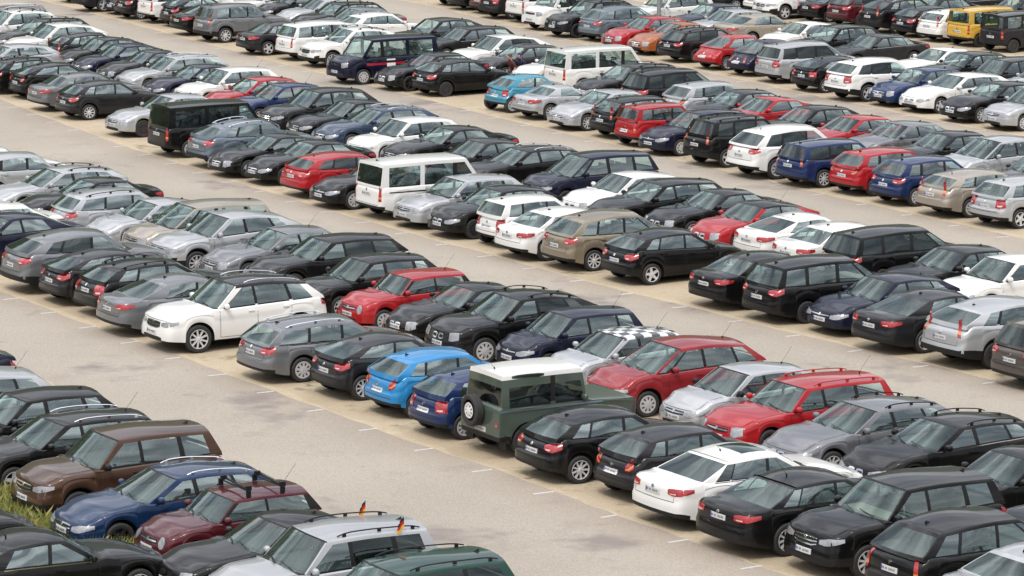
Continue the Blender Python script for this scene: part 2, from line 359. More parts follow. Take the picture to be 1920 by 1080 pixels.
    def sidept(c, k, sgn):
        f, g = FZ[k], FY[k]
        d = lerp(c[0], c[1], f)
        y = lerp(yb(c[0]), yroof(c[1]), g); zb_ = belt(c[0])-.015
        if k == 0:
            zb_ = ztop(c[0])-.03
        z = lerp(zb_, zroof(c[1]), f)
        return Vector((L/2-d, sgn*y, z))
    dmid = lerp(r0, r1, .45)
    crown = lambda j: 1-abs(j)**2.3
    def roofpt(c, j):
        e = sidept(c, len(FZ)-1, 1); d = L/2-e.x
        w0 = 1-sstep(c[1], r0, lerp(r0, r1, .4)); w1 = sstep(c[1], lerp(r0, r1, .6), r1)
        d2 = d - bow1*(1-j*j)*w0 + bow1*.8*(1-j*j)*w1
        cr = P['crown']*(1-.25*w0-.2*w1)
        return Vector((L/2-d2, e.y*j, e.z+cr*crown(j)))
    glassm = {}
    def gl(nm):
        if nm not in glassm: glassm[nm] = MB()
        return glassm[nm]
    nk = len(FZ)
    postblack = kname in ('shorthatch',)
    for sgn in (1, -1):
        for ci in range(len(cols)-1):
            seg = cols[ci][2]; isg = knots[seg][2] == 'g'
            for k in range(nk-1):
                q = [sidept(cols[ci], k, sgn), sidept(cols[ci+1], k, sgn), sidept(cols[ci+1], k+1, sgn), sidept(cols[ci], k+1, sgn)]
                if sgn > 0: q.reverse()
                if isg and 1 <= k <= (2 if boxy else 3):
                    gl('side_window_%d_%d' % ((seg-1)//2, 0 if sgn > 0 else 1)).face(q)
                else:
                    inner_post = knots[seg][2] == 'p' and 0 < seg < len(knots)-2 and 1 <= k <= 3 and (knots[seg+1][0]-knots[seg][0]) < .16
                    mb.face(q, 1 if inner_post or (isg and k == 0) or (postblack and 1 <= k <= 3) else (5 if k >= 4 else 0))
    for ci in range(len(cols)-1):
        for j in range(len(JC)-1):
            q = [roofpt(cols[ci], JC[j]), roofpt(cols[ci], JC[j+1]), roofpt(cols[ci+1], JC[j+1]), roofpt(cols[ci+1], JC[j])]
            mb.face(q, 5)
    # windscreen and rear window
    for end, c, b0_, b1_, nm in ((0, cols[0], bow0, bow1, 'windscreen'), (1, cols[-1], -bow0*.55, -bow1*.8, 'rear_window')):
        rows = []
        for k in range(nk):
            e = sidept(c, k, 1); row = []
            for j in JC:
                bw = lerp(b0_, b1_, FZ[k])*(1-j*j)
                zz = e.z
                if k == nk-1: row.append(roofpt(c, j)); continue
                cr = P['crown']*(.75 if end == 0 else .8)
                row.append(Vector((e.x+bw, e.y*j, zz+cr*crown(j)*FZ[k]**1.5)))
            rows.append(row)
        for k in range(nk-1):
            for j in range(len(JC)-1):
                q = [rows[k][j], rows[k][j+1], rows[k+1][j+1], rows[k+1][j]]
                if end == 0: q.reverse()
                lo = 1 if (end == 0 or not P['steep']) else 1
                if lo <= k <= ((4 if end == 0 else 3) if not boxy else 2+(end == 0)) and 1 <= j <= len(JC)-3+0 and (1 <= j <= len(JC)-3):
                    g = end == 0 or 2 <= j <= len(JC)-4 or True
                    gl(nm).face(q)
                else:
                    mb.face(q, 1 if (k == 0 and end == 0) or (end == 0 and k == 5) else (5 if k >= (4 if boxy else 5) else 0))
    # door gaps, handles, sill line: thin strips a hair proud of the panel
    tmp = mb.mesh('tmp', [], smooth=False); bvh = BVHTree.FromPolygons(mb.v, mb.f); bpy.data.meshes.remove(tmp)
    B.bvh = bvh
    def onside(d, z, sgn, off=.003):
        h = bvh.ray_cast(Vector((L/2-d, sgn*3, z)), Vector((0, -sgn, 0)))
        return None if h[0] is None else h[0]+Vector((0, sgn*off, 0))
    B.onside = onside
    extra = MB()
    def strip(pts, w, m, off=.003, both=True):
        for sgn in ((1, -1) if both else (-1,)):
            P_ = []
            for i, (d, z) in enumerate(pts):
                a = pts[max(0, i-1)]; b = pts[min(len(pts)-1, i+1)]
                t = Vector((b[0]-a[0], b[1]-a[1])); t.normalize(); nx = Vector((-t.y, t.x))*w/2
                p, q = onside(d+nx.x, z+nx.y, sgn, off), onside(d-nx.x, z-nx.y, sgn, off)
                if p is None or q is None: return
                P_.append((p, q))
            for (a, b), (c, e) in zip(P_, P_[1:]): extra.face([a, b, e, c], m)
    zb_ = P['zb']+.10; dA = sp[0][0]-.10 if len(sp) < 4 else sp[1][0]-.08
    def vline(d0, d1, z0, z1, n=5): return [(lerp(d0, d1, i/n), lerp(z0, z1, i/n)) for i in range(n+1)]
    seams = [dA]
    posts = [k for k in range(1, len(knots)-1) if knots[k][2] == 'p' and k < len(knots)-2]
    if len(sp) >= 4: posts = posts[1:]
    bp = [(knots[k][0]+knots[k+1][0])/2 for k in posts]
    for x in bp[:1]: seams.append(x)
    if P['door5'] and len(bp) > 1: seams.append(min(bp[1], ax[1]+.1))
    for i, x in enumerate(seams):
        x0 = x if i < 2 else min(x, ax[1]-R-.03)
        if i == 2:
            strip([(x, belt(x)-.03), (x-.02, belt(x)-.2), (min(x-.03, ax[1]-.25), zc_+R+.04)], .011, 1)
        else: strip(vline(x, x0, belt(x)-.03, zb_), .011, 1)
    end = seams[-1] if len(seams) > 2 else seams[-1]
    strip([(seams[0], zb_), (ax[1]-R-.03, zb_)], .011, 1)
    for i in range(len(seams)-1 if len(seams) > 1 else 1):
        x = seams[i+1]-.18 if i+1 < len(seams) else seams[0]+.9
        for sgn in (1, -1):
            p = onside(x, belt(x)-.13, sgn, .012)
            if p: extra.box(p, (.17, .03, .028), 6)
    bodymats = [MAT['white'], TRIM, DARK, CHROME, INTER, MAT['white'], MAT['white']]
    for f, m in zip(extra.f, extra.m): mb.face([extra.v[i] for i in f], m)
    B.glass = {k: v.mesh(kname+'_'+k, [SGLASS if k.startswith('side') else GLASS]) for k, v in glassm.items()}
    # cabin: dashboard, steering wheel, seat backs with head restraints
    im = MB(); zb0 = belt(dc+.6)-.08; yy = yb(dc+.8)*.45; hs = min(H-.26, P['b0']+.42)
    im.box((L/2-(dc+.42), 0, P['zc']-.09), (.42, yb(dc+.4)*1.7, .14))
    rows = [r0+.55] + [min(r0+1.42, r1-.25 if dd < L-.3 else r1-.1)]
    if kname in ('van',): rows.append(r0+2.3)
    if kname == 'roadster': rows = [r0+.45]
    if kname == 'offroader': rows = [r0+.55]
    for i, dr in enumerate(rows):
        for y in ((-yy, yy) if i == 0 else (-yy*1.15, 0, yy*1.15)):
            wd = .44 if i == 0 else .40
            tilt = Matrix.Rotation(radians(-14), 3, 'Y')
            im.box((L/2-dr, y, zb0+.06), (.12, wd, .36), 0, tilt)
            im.box((L/2-dr-.06, y, min(hs, zb0+(.34 if i == 0 else .27))), (.09, .25, .15), 0, tilt)
    ring = [(L/2-(dc+.78)+.05*cos(a), yy+.17*cos(a), P['zc']+.02+.17*sin(a)) for a in [2*pi*k/12 for k in range(13)]]
    im.tube(ring, .018, 5)
    B.inter = im.mesh(kname+'_cabin', [INTER], smooth=False)
    # lamps, plates, grille: pieces laid onto the skin and given a rim that runs into it
    def onend(phi, z, front, off):
        s = 1 if front else -1
        dirv = Vector((s*cos(phi), sin(phi), 0)); piv = Vector((s*(L/2-.9), 0, z))
        h = bvh.ray_cast(piv+dirv*2.5, -dirv)
        if h[0] is None or (h[0]-piv).length > 2.0: h = (piv+dirv*.9, dirv)
        nrm = h[1] if h[1].dot(dirv) > 0 else -h[1]
        return h[0]+nrm*off, nrm
    def patch(cols_, front, off=.012, rows=4, mats=None, m=MB, mirror=1, sub=3):
        """cols_: list of (phi degrees, z low, z high)"""
        o = MB(); G = []
        cc = []
        for a, b in zip(cols_, cols_[1:]):
            for t in range(sub): cc.append(tuple(lerp(a[i], b[i], t/sub) for i in range(3)))
        cc.append(cols_[-1])
        for (ph, z0, z1) in cc: G.append([onend(radians(ph)*mirror, lerp(z0, z1, r/rows), front, off) for r in range(rows+1)])
        fl = (mirror > 0) == front
        o.grid([[p for p, n in col] for col in G], mats or 0, flip=not fl)
        n0, n1 = len(G)-1, rows
        loop = [G[i][0] for i in range(n0+1)] + [G[n0][r] for r in range(1, n1+1)] + [G[i][n1] for i in range(n0-1, -1, -1)] + [G[0][r] for r in range(n1-1, -1, -1)]
        for (p, n), (q, k) in zip(loop, loop[1:]): o.face([p, q, q-k*(off+.02), p-n*(off+.02)], 0)
        return o
    zn = P['zn']; lamps = P['lamps']; B.parts = []           # (name, mesh, key)
    deg = lambda y, s=.9: math.degrees(math.atan2(y, s))
    ye = W/2
    zf = zn-.10-P['leanf']*.2
    for s in (1, -1):
        if lamps == 'slant': c = [(deg(ye*.50), zf-.11, zf-.03), (deg(ye*.68), zf-.125, zf+.0), (deg(ye*.86), zf-.11, zf+.025), (deg(ye, .58), zf-.03, zf+.04)]
        elif lamps == 'block': c = [(deg(ye*.60), zf-.16, zf+.04), (deg(ye*.80), zf-.16, zf+.06), (deg(ye*.93, .75), zf-.10, zf+.07)]
        else:
            yc, rr = (ye*.72, .115)
            zz = zf-.05 if kname != 'offroader' else .92
            c = []
            for t in (-1, -.8, -.4, 0, .4, .8, 1):
                hh = rr*sqrt(max(.02, 1-t*t)); c.append((deg(yc+rr*t), zz-hh, zz+hh))
        mm = patch(c, True, mirror=s, sub=2).mesh(kname+'_headlight', [LAMP], recalc=True); B.parts.append(('headlight', mm))
        zr = P['zd'] if dd > L-.4 else P['zt']; tl_ = P['tails']
        zz = zr-.10
        if tl_ == 'side' and dd < L-.4: c = [(deg(ye*.58), zz-.11, zz-.01), (deg(ye*.75), zz-.13, zz+.01), (deg(ye*.95, .80), zz-.12, zz+.02), (deg(ye, .48), zz-.06, zz+.01)]
        elif tl_ == 'side': c = [(deg(ye*.60), zz-.12, zz-.03), (deg(ye*.76), zz-.15, zz+.0), (deg(ye*.93, .82), zz-.15, zz+.04), (deg(ye, .60), zz-.08, zz+.05)]
        elif tl_ == 'block': c = [(deg(ye*.64), zz-.24, zz-.0), (deg(ye*.85), zz-.25, zz+.03), (deg(ye, .72), zz-.22, zz+.03)]
        elif tl_ == 'tall': c = [(deg(ye*.84), zz-.36, zz+.10), (deg(ye*.97, .88), zz-.36, zz+.10)]
        elif tl_ == 'high': c = [(deg(ye*.64), zz-.17, zz-.06), (deg(ye*.80), zz-.17, zz+.05), (deg(ye*.93, .84), zz-.10, zz+.17)]
        elif tl_ == 'pillar': c = [(deg(ye*.80), zz-.14, zz+.30), (deg(ye*.92, .86), zz-.16, zz+.33)]
        elif tl_ == 'round':
            c = [(deg(ye*.70+.10*t), .70-.10*sqrt(max(.02, 1-t*t)), .70+.10*sqrt(max(.02, 1-t*t))) for t in (-1, -.8, -.4, 0, .4, .8, 1)]
        else: c = [(deg(ye*.84+.06*t), .80-.06*sqrt(max(.02, 1-t*t)), .80+.06*sqrt(max(.02, 1-t*t))) for t in (-1, -.8, 0, .8, 1)]
        band = (lambda a, b: 1 if b == 1 and 0 < a < 3 else 0) if tl_ in ('side', 'block') else (lambda a, b: 2 if b == 1 else 0)
        mm = patch(c, False, mirror=s, sub=2, rows=6, mats=band).mesh(kname+'_taillight', [REDL, CLEARL, AMBER], recalc=True); B.parts.append(('taillight', mm))
    def plate(z, front):
        o = MB(); a = deg(.26)
        G = patch([(-a, z, z+.11), (-a*.5, z, z+.11), (a*.5, z, z+.11), (a, z, z+.11)], front, off=.014, rows=4, sub=2)
        s = 1 if front else -1
        # blue band and a row of dark characters
        xs = [-.205, -.165, -.10, -.06, .02, .06, .10, .145, .185]
        def pt(y, zz, off): return onend(math.atan2(y, .9), zz, front, off)[0]
        sy = s   # reads left to right when seen from outside: +y is on the right of the front seen from ahead
        for y0, y1, m in [(-.255, -.225, 1)]+[(x-.009, x+.009, 2) for x in xs]:
            y0, y1 = (y0*s, y1*s)
            za, zb2 = (z+.003, z+.107) if m == 1 else (z+.032, z+.080)
            q = [pt(y0, za, .021), pt(y1, za, .021), pt(y1, zb2, .021), pt(y0, zb2, .021)]
            G.face(q, m)
        return G.mesh(kname+'_plate', [PLATE, PLATEB, PLATEK], smooth=False)
    zfp = .40 if P['zb'] < .25 else .48
    B.parts.append(('number_plate', plate(zfp, True))); B.parts.append(('number_plate', plate(P['zp']-.06, False)))
    # grille and lower intake
    zt_ = zn-.16; g = P['grille']
    if g == 'twin':
        for s in (1, -1):
            mm = patch([(2.2, zt_-.10, zt_+.02), (8, zt_-.13, zt_+.035), (15, zt_-.115, zt_+.03), (17, zt_-.08, zt_)], True, mirror=s, sub=2, rows=4,
                       mats=lambda a, b: 1 if b in (0, 3) or a in (0, 5) else 0).mesh(kname+'_grille', [TRIM, CHROME], recalc=True)
            B.parts.append(('grille', mm))
    elif g == 'wide' :
        a = deg(ye*.42)
        mm = patch([(-a, zt_-.10, zt_+.03), (-a*.6, zt_-.14, zt_+.04), (a*.6, zt_-.14, zt_+.04), (a, zt_-.10, zt_+.03)], True, rows=7, sub=4,
                   mats=lambda a, b: 1 if b in (0, 3, 6) else 0).mesh(kname+'_grille', [TRIM, CHROME], recalc=True)
        B.parts.append(('grille', mm))
    else:
        a = deg(ye*.45)
        if kname == 'offroader': c = [(-a, .78, 1.02), (0, .78, 1.02), (a, .78, 1.02)]
        else: c = [(-a, zt_-.045, zt_+.035), (0, zt_-.06, zt_+.035), (a, zt_-.045, zt_+.035)]
        mm = patch(c, True, rows=3, sub=4, mats=lambda a, b: 1 if b == 1 else 0).mesh(kname+'_grille', [TRIM, CHROME if kname != 'offroader' else TRIM], recalc=True)
        B.parts.append(('grille', mm))
    a = deg(ye*.55); z0 = P['zb']+.07
    mm = patch([(-a, z0+.02, z0+.08), (-a*.7, z0, z0+.10), (a*.7, z0, z0+.10), (a, z0+.02, z0+.08)], True, rows=2, sub=4, off=.006).mesh(kname+'_air_intake', [TRIM], recalc=True)
    B.parts.append(('air_intake', mm))
    a = deg(.045)
    for front, z in ((True, zt_+.005), (False, P['zp']+.13 if dd > L-.4 else P['zt']-.13)):
        if front and g == 'twin': continue
        c = [(a*t, z-.042*sqrt(max(.05, 1-t*t)), z+.042*sqrt(max(.05, 1-t*t))) for t in (-1, -.7, 0, .7, 1)]
        B.parts.append(('badge', patch(c, front, off=.016, rows=2, sub=1).mesh(kname+'_badge', [CHROME], recalc=True)))
    ex2 = MB()
    def endline(pts, front, w=.008):
        Q = [onend(radians(p), z, front, .003) for p, z in pts]
        for (a, na), (b, nb_) in zip(Q, Q[1:]):
            t = (b-a).normalized(); c0 = t.cross(na).normalized()*w/2; c1 = t.cross(nb_).normalized()*w/2
            ex2.face([a-c0, a+c0, b+c1, b-c1], 1)
    zr_ = P['zd'] if dd > L-.4 else P['zt']; ph = deg(ye*.80); zs0 = P['zp']-.15 if not P['steep'] else P['zb']+.27
    if kname != 'offroader':
        endline([(-ph*t/4, zs0) for t in range(-4, 5)], False, .013)
        for s in (1, -1): endline([(s*ph, zs0), (s*ph, (zs0+zr_)/2-.08), (s*ph*.97, zr_-.06)], False)
        endline([(deg(ye*.78)*t/5, zn-.085) for t in range(-5, 6)], True, .012)
    if P['chrome']:
        for sgn in (1, -1):
            d0, d1 = sp[0][0]-.02, sp[-1][2]+.03; Q = [onside(lerp(d0, d1, i/14), belt(lerp(d0, d1, i/14))-.022, sgn, .006) for i in range(15)]
            for a, b in zip(Q, Q[1:]):
                if a is not None and b is not None: ex2.face([a-Vector((0, 0, .011)), a+Vector((0, 0, .011)), b+Vector((0, 0, .011)), b-Vector((0, 0, .011))], 3)
    if kname != 'offroader':                      # bonnet shut lines
        for sgn in (1, -1):
            Q = []
            for i in range(9):
                d = lerp(.22, dc+.02, i/8); y = sgn*hw(d)*.80
                h = bvh.ray_cast(Vector((L/2-d, y, 3)), Vector((0, 0, -1)))
                if h[0] is not None: Q.append(h[0]+Vector((0, 0, .003)))
            for a, b in zip(Q, Q[1:]): ex2.face([a-Vector((0, .006, 0)), a+Vector((0, .006, 0)), b+Vector((0, .006, 0)), b-Vector((0, .006, 0))], 1)
    for f, m in zip(ex2.f, ex2.m): mb.face([ex2.v[i] for i in f], m)
    B.body = mb.mesh(kname+'_body', bodymats, angle=33, recalc=True)
    # door mirrors
    dm = (sp[0] if len(sp) < 4 else sp[1])[0]+.08
    for s in (1, -1):
        o = MB(); c = Vector((L/2-dm, s*(yb(dm)+.13), belt(dm)+.075)); rows = []
        for i in range(7):
            t = -1+2*i/6; r = sqrt(max(.0, 1-abs(t)**3))
            rows.append([c+Vector((.075*r*cos(a)*(1 if cos(a) > 0 else .5), s*.115*t, .078*r*sin(a))) for a in [2*pi*k/10 for k in range(11)]])
        o.grid(rows, lambda a, b: 0)
        o.box((L/2-dm, s*(yb(dm)+.005), belt(dm)+.03), (.08, .09, .035), 1)
        B.parts.append(('door_mirror', o.mesh(kname+'_mirror', [MAT['white'], TRIM], recalc=True)))
    # roof rails
    if P['rail']:
        for s in (1, -1):
            o = MB(); pts = []
            for i in range(13):
                t = i/12; dr = lerp(r0+.22, r1-.12, t)
                e = Vector((L/2-dr, s*yroof(dr)*.93, zroof(dr)+.035+.045*min(1, min(t, 1-t)*9)))
                pts.append(e)
            o.tube(pts, .014, 6)
            for t in (1, 6, 11): o.box(pts[t]-Vector((0, 0, .03)), (.07, .028, .06))
            B.parts.append(('roof_rail', o.mesh(kname+'_rail', [CHROME], recalc=True)))
    # aerial
    o = MB(); da = r1-.22; za = zroof(da)+P['crown']*.95
    if P['ant'] == 'fin':
        o.grid([[Vector((L/2-da+.09-.16*t, s*.022*(1-t*.2), za-.01)) for s in (-1, 0, 1)] for t in (0, .5, 1)])
        for s in (-1, 1):
            o.face([(L/2-da+.09, 0, za-.01), (L/2-da-.07, s*.02, za-.01), (L/2-da-.06, 0, za+.052)])
        B.ant = o.mesh(kname+'_fin', [TRIM], smooth=False, recalc=True)
    elif P['ant'] == 'whip': B.ant = None
    else: B.ant = None
    o = MB(); o.tube([(L/2-da, 0, za-.02), (L/2-da-.02, 0, za+.05)], .016, 6); o.tube([(L/2-da-.02, 0, za+.04), (L/2-da-.30, 0, za+.40)], .004, 4)
    B.whip = o.mesh(kname+'_whip', [TRIM])
    # windscreen wipers
    for y0, y1 in ((.50, .02), (-.05, -.52)):
        o = MB(); pts = []
        for t in (0, .33, .66, 1):
            y = lerp(y0, y1, t)*W/1.8; j = y/yb(dc+.1)
            e = sidept(cols[0], 1, 1)
            pts.append((e.x+bow0*(1-j*j)+.02-.10*t, y, e.z+.035+.055*t))
        o.tube(pts, .010, 4)
        B.parts.append(('wiper', o.mesh(kname+'_wiper', [TRIM])))
    B.wheels = [(L/2-a, s*(W/2-.105), wr) for a in ax for s in (1, -1)]
    B.yroof, B.zroof, B.r0, B.r1, B.belt, B.yb = yroof, zroof, r0, r1, belt, yb
    return B

# ------------------------------------------------------------------ wheels
def lathe(o, prof, n=28, mat=0):
    rows = [[(r*cos(2*pi*k/n), y, r*sin(2*pi*k/n)) for k in range(n+1)] for r, y in prof]
    o.grid(rows, mat)
def make_wheel(style):
    t = MB(); lathe(t, [(.66, -.30), (.93, -.30), (1., -.22), (1., .22), (.93, .30), (.80, .32), (.70, .28), (.67, .2)], 26)
    r = MB()
    if style == 'cap':
        lathe(r, [(.70, .27), (.66, .29), (.60, .27), (.35, .30), (.15, .33), (.0, .34)], 24)
        for k in range(9):
            a = 2*pi*k/9; q = []
            for (rr, w) in ((.34, .035), (.56, .075)):
                for s in (-1, 1): q.append((rr*cos(a)-s*w*sin(a), .302-(rr-.34)*.12, rr*sin(a)+s*w*cos(a)))
            r.face([q[0], q[1], q[3], q[2]], 1)
    else:
        lathe(r, [(.70, .26), (.70, .30), (.655, .30), (.64, .24), (.62, .0), (.0, .0)], 28, lambda a, b: 0 if a < 3 else 1)
        n, w0, w1 = (5, .15, .12) if style == 'five' else (9, .075, .066)
        lathe(r, [(.17, .15), (.17, .25), (.12, .28), (.0, .28)], 14)
        for k in range(n):
            a = 2*pi*k/n
            P = []
            for (rr, w, y) in ((.10, w0, .255), (.40, w0*.8, .245), (.66, w1, .275)):
                P.append([(rr*cos(a)-s*w*sin(a), yy, rr*sin(a)+s*w*cos(a)) for s, yy in ((-1, y-.12), (-1, y), (1, y), (1, y-.12))])
            r.grid(P, 0)
    return t.mesh('tyre', [RUBBER], recalc=True), r.mesh('rim_'+style, [ALLOY if style != 'cap' else HUBCAP, DARK if style != 'cap' else TRIM], recalc=True)
WHEELS = {s: make_wheel(s) for s in ('five', 'multi', 'cap')}

# ------------------------------------------------------------------ prototypes and copies
NAMES = dict(small='small_hatchback', hatch='hatchback', sedan='saloon_car', limo='large_saloon_car', coupe='coupe', estate='estate_car', suv='suv', suvl='large_suv',
             mpv='people_carrier', van='passenger_van', box='box_van', shorthatch='three_door_hatchback', tallhatch='tall_hatchback', roundcoupe='rounded_coupe', roadster='two_seat_coupe', offroader='off_road_car')
CATS = dict(suv='SUV', suvl='SUV', van='van', box='van', offroader='off-roader')
def empty(name):
    o = bpy.data.objects.new(name, None); COL.objects.link(o); o.empty_display_size = .3; return o
BK = {}; PROTO = {}
def proto(k):
    B = BK[k] = build_kind(k); root = empty(NAMES[k])
    link('body', B.body, root); link('cabin', B.inter, root)
    for nm, me in sorted(B.glass.items()):
        link('windscreen' if nm == 'windscreen' else 'rear_window' if nm == 'rear_window' else 'side_window', me, root)
    for nm, me in B.parts: link(nm, me, root)
    link('aerial', B.ant or B.whip, root)
    t, r = WHEELS[B.P['rim']]
    for (x, y, z) in B.wheels:
        w = link('wheel', t, root); w.location = (x, y, z); s = B.P['wr']
        w.scale = (s, .33, s); w.rotation_euler = (0, random.random()*6, 0 if y > 0 else pi)
        rm = link('rim', r, w)
    return root
def setmat(o, i, m):
    o.material_slots[i].link = 'OBJECT'; o.material_slots[i].material = m
def copy_tree(o, parent=None):
    c = o.copy(); COL.objects.link(c)
    if parent is not None: c.parent = parent; c.matrix_parent_inverse = o.matrix_parent_inverse
    for ch in o.children: copy_tree(ch, c)
    return c
RIMS = {'dark': DALLOY}
GROUP = 'vehicles parked in rows across the car park'
def pkey(k, opt): return '_'.join([k]+[opt[q] for q in ('v', 'grille', 'tails', 'lamps') if q in opt])
def place(k, colour, x, y, rz, label, opt):
    ov = dict(VARS[(k, opt['v'])]) if 'v' in opt else {}
    ov.update({q: opt[q] for q in ('grille', 'tails', 'lamps') if q in opt}); key = pkey(k, opt)
    if key not in PROTO:
        if ov: KINDS[key] = dict(KINDS[k], **ov); NAMES[key] = NAMES[k]
        PROTO[key] = proto(key)
    root = copy_tree(PROTO[key])
    root.location = (x, y, .004); root.rotation_euler = (0, 0, rz)
    q = random.Random(label); root.scale = (1+q.uniform(-.018, .014), 1, .955+q.uniform(-.015, .015))
    root['label'] = label; root['category'] = CATS.get(k, 'car'); root['group'] = GROUP
    m = MAT[colour]
    for o in list(root.children):
        n = o.name.split('.')[0]
        if n == 'body':
            setmat(o, 0, m); setmat(o, 6, TRIM if opt.get('blackhandle') else m)
            setmat(o, 5, CHECK if 'roofmat' in opt else MAT[opt.get('roof', colour)])
        elif n == 'door_mirror': setmat(o, 0, MAT[opt.get('mirror', colour)] if opt.get('mirror') != 'trim' else TRIM)
        elif n == 'aerial' and (opt.get('whip') or KINDS[key]['ant'] == 'whip'): o.data = BK[key].whip
        elif n in ('side_window', 'rear_window') and opt.get('tint') and (n == 'rear_window' or o.data.name.split('side_window_')[1][0] not in opt.get('clear', '01')):
            setmat(o, 0, DGLASS)
        elif n == 'cabin' and opt.get('light'): setmat(o, 0, INTER2)
        elif n == 'roof_rail':
            if opt.get('norail'): bpy.data.objects.remove(o); continue
            if opt.get('rail') == 'black': setmat(o, 0, TRIM)
        elif n == 'wheel':
            st = opt.get('rim')
            for r in o.children:
                if st in WHEELS: r.data = WHEELS[st][1]
                if opt.get('darkrim'): setmat(r, 0, DALLOY)
    return root

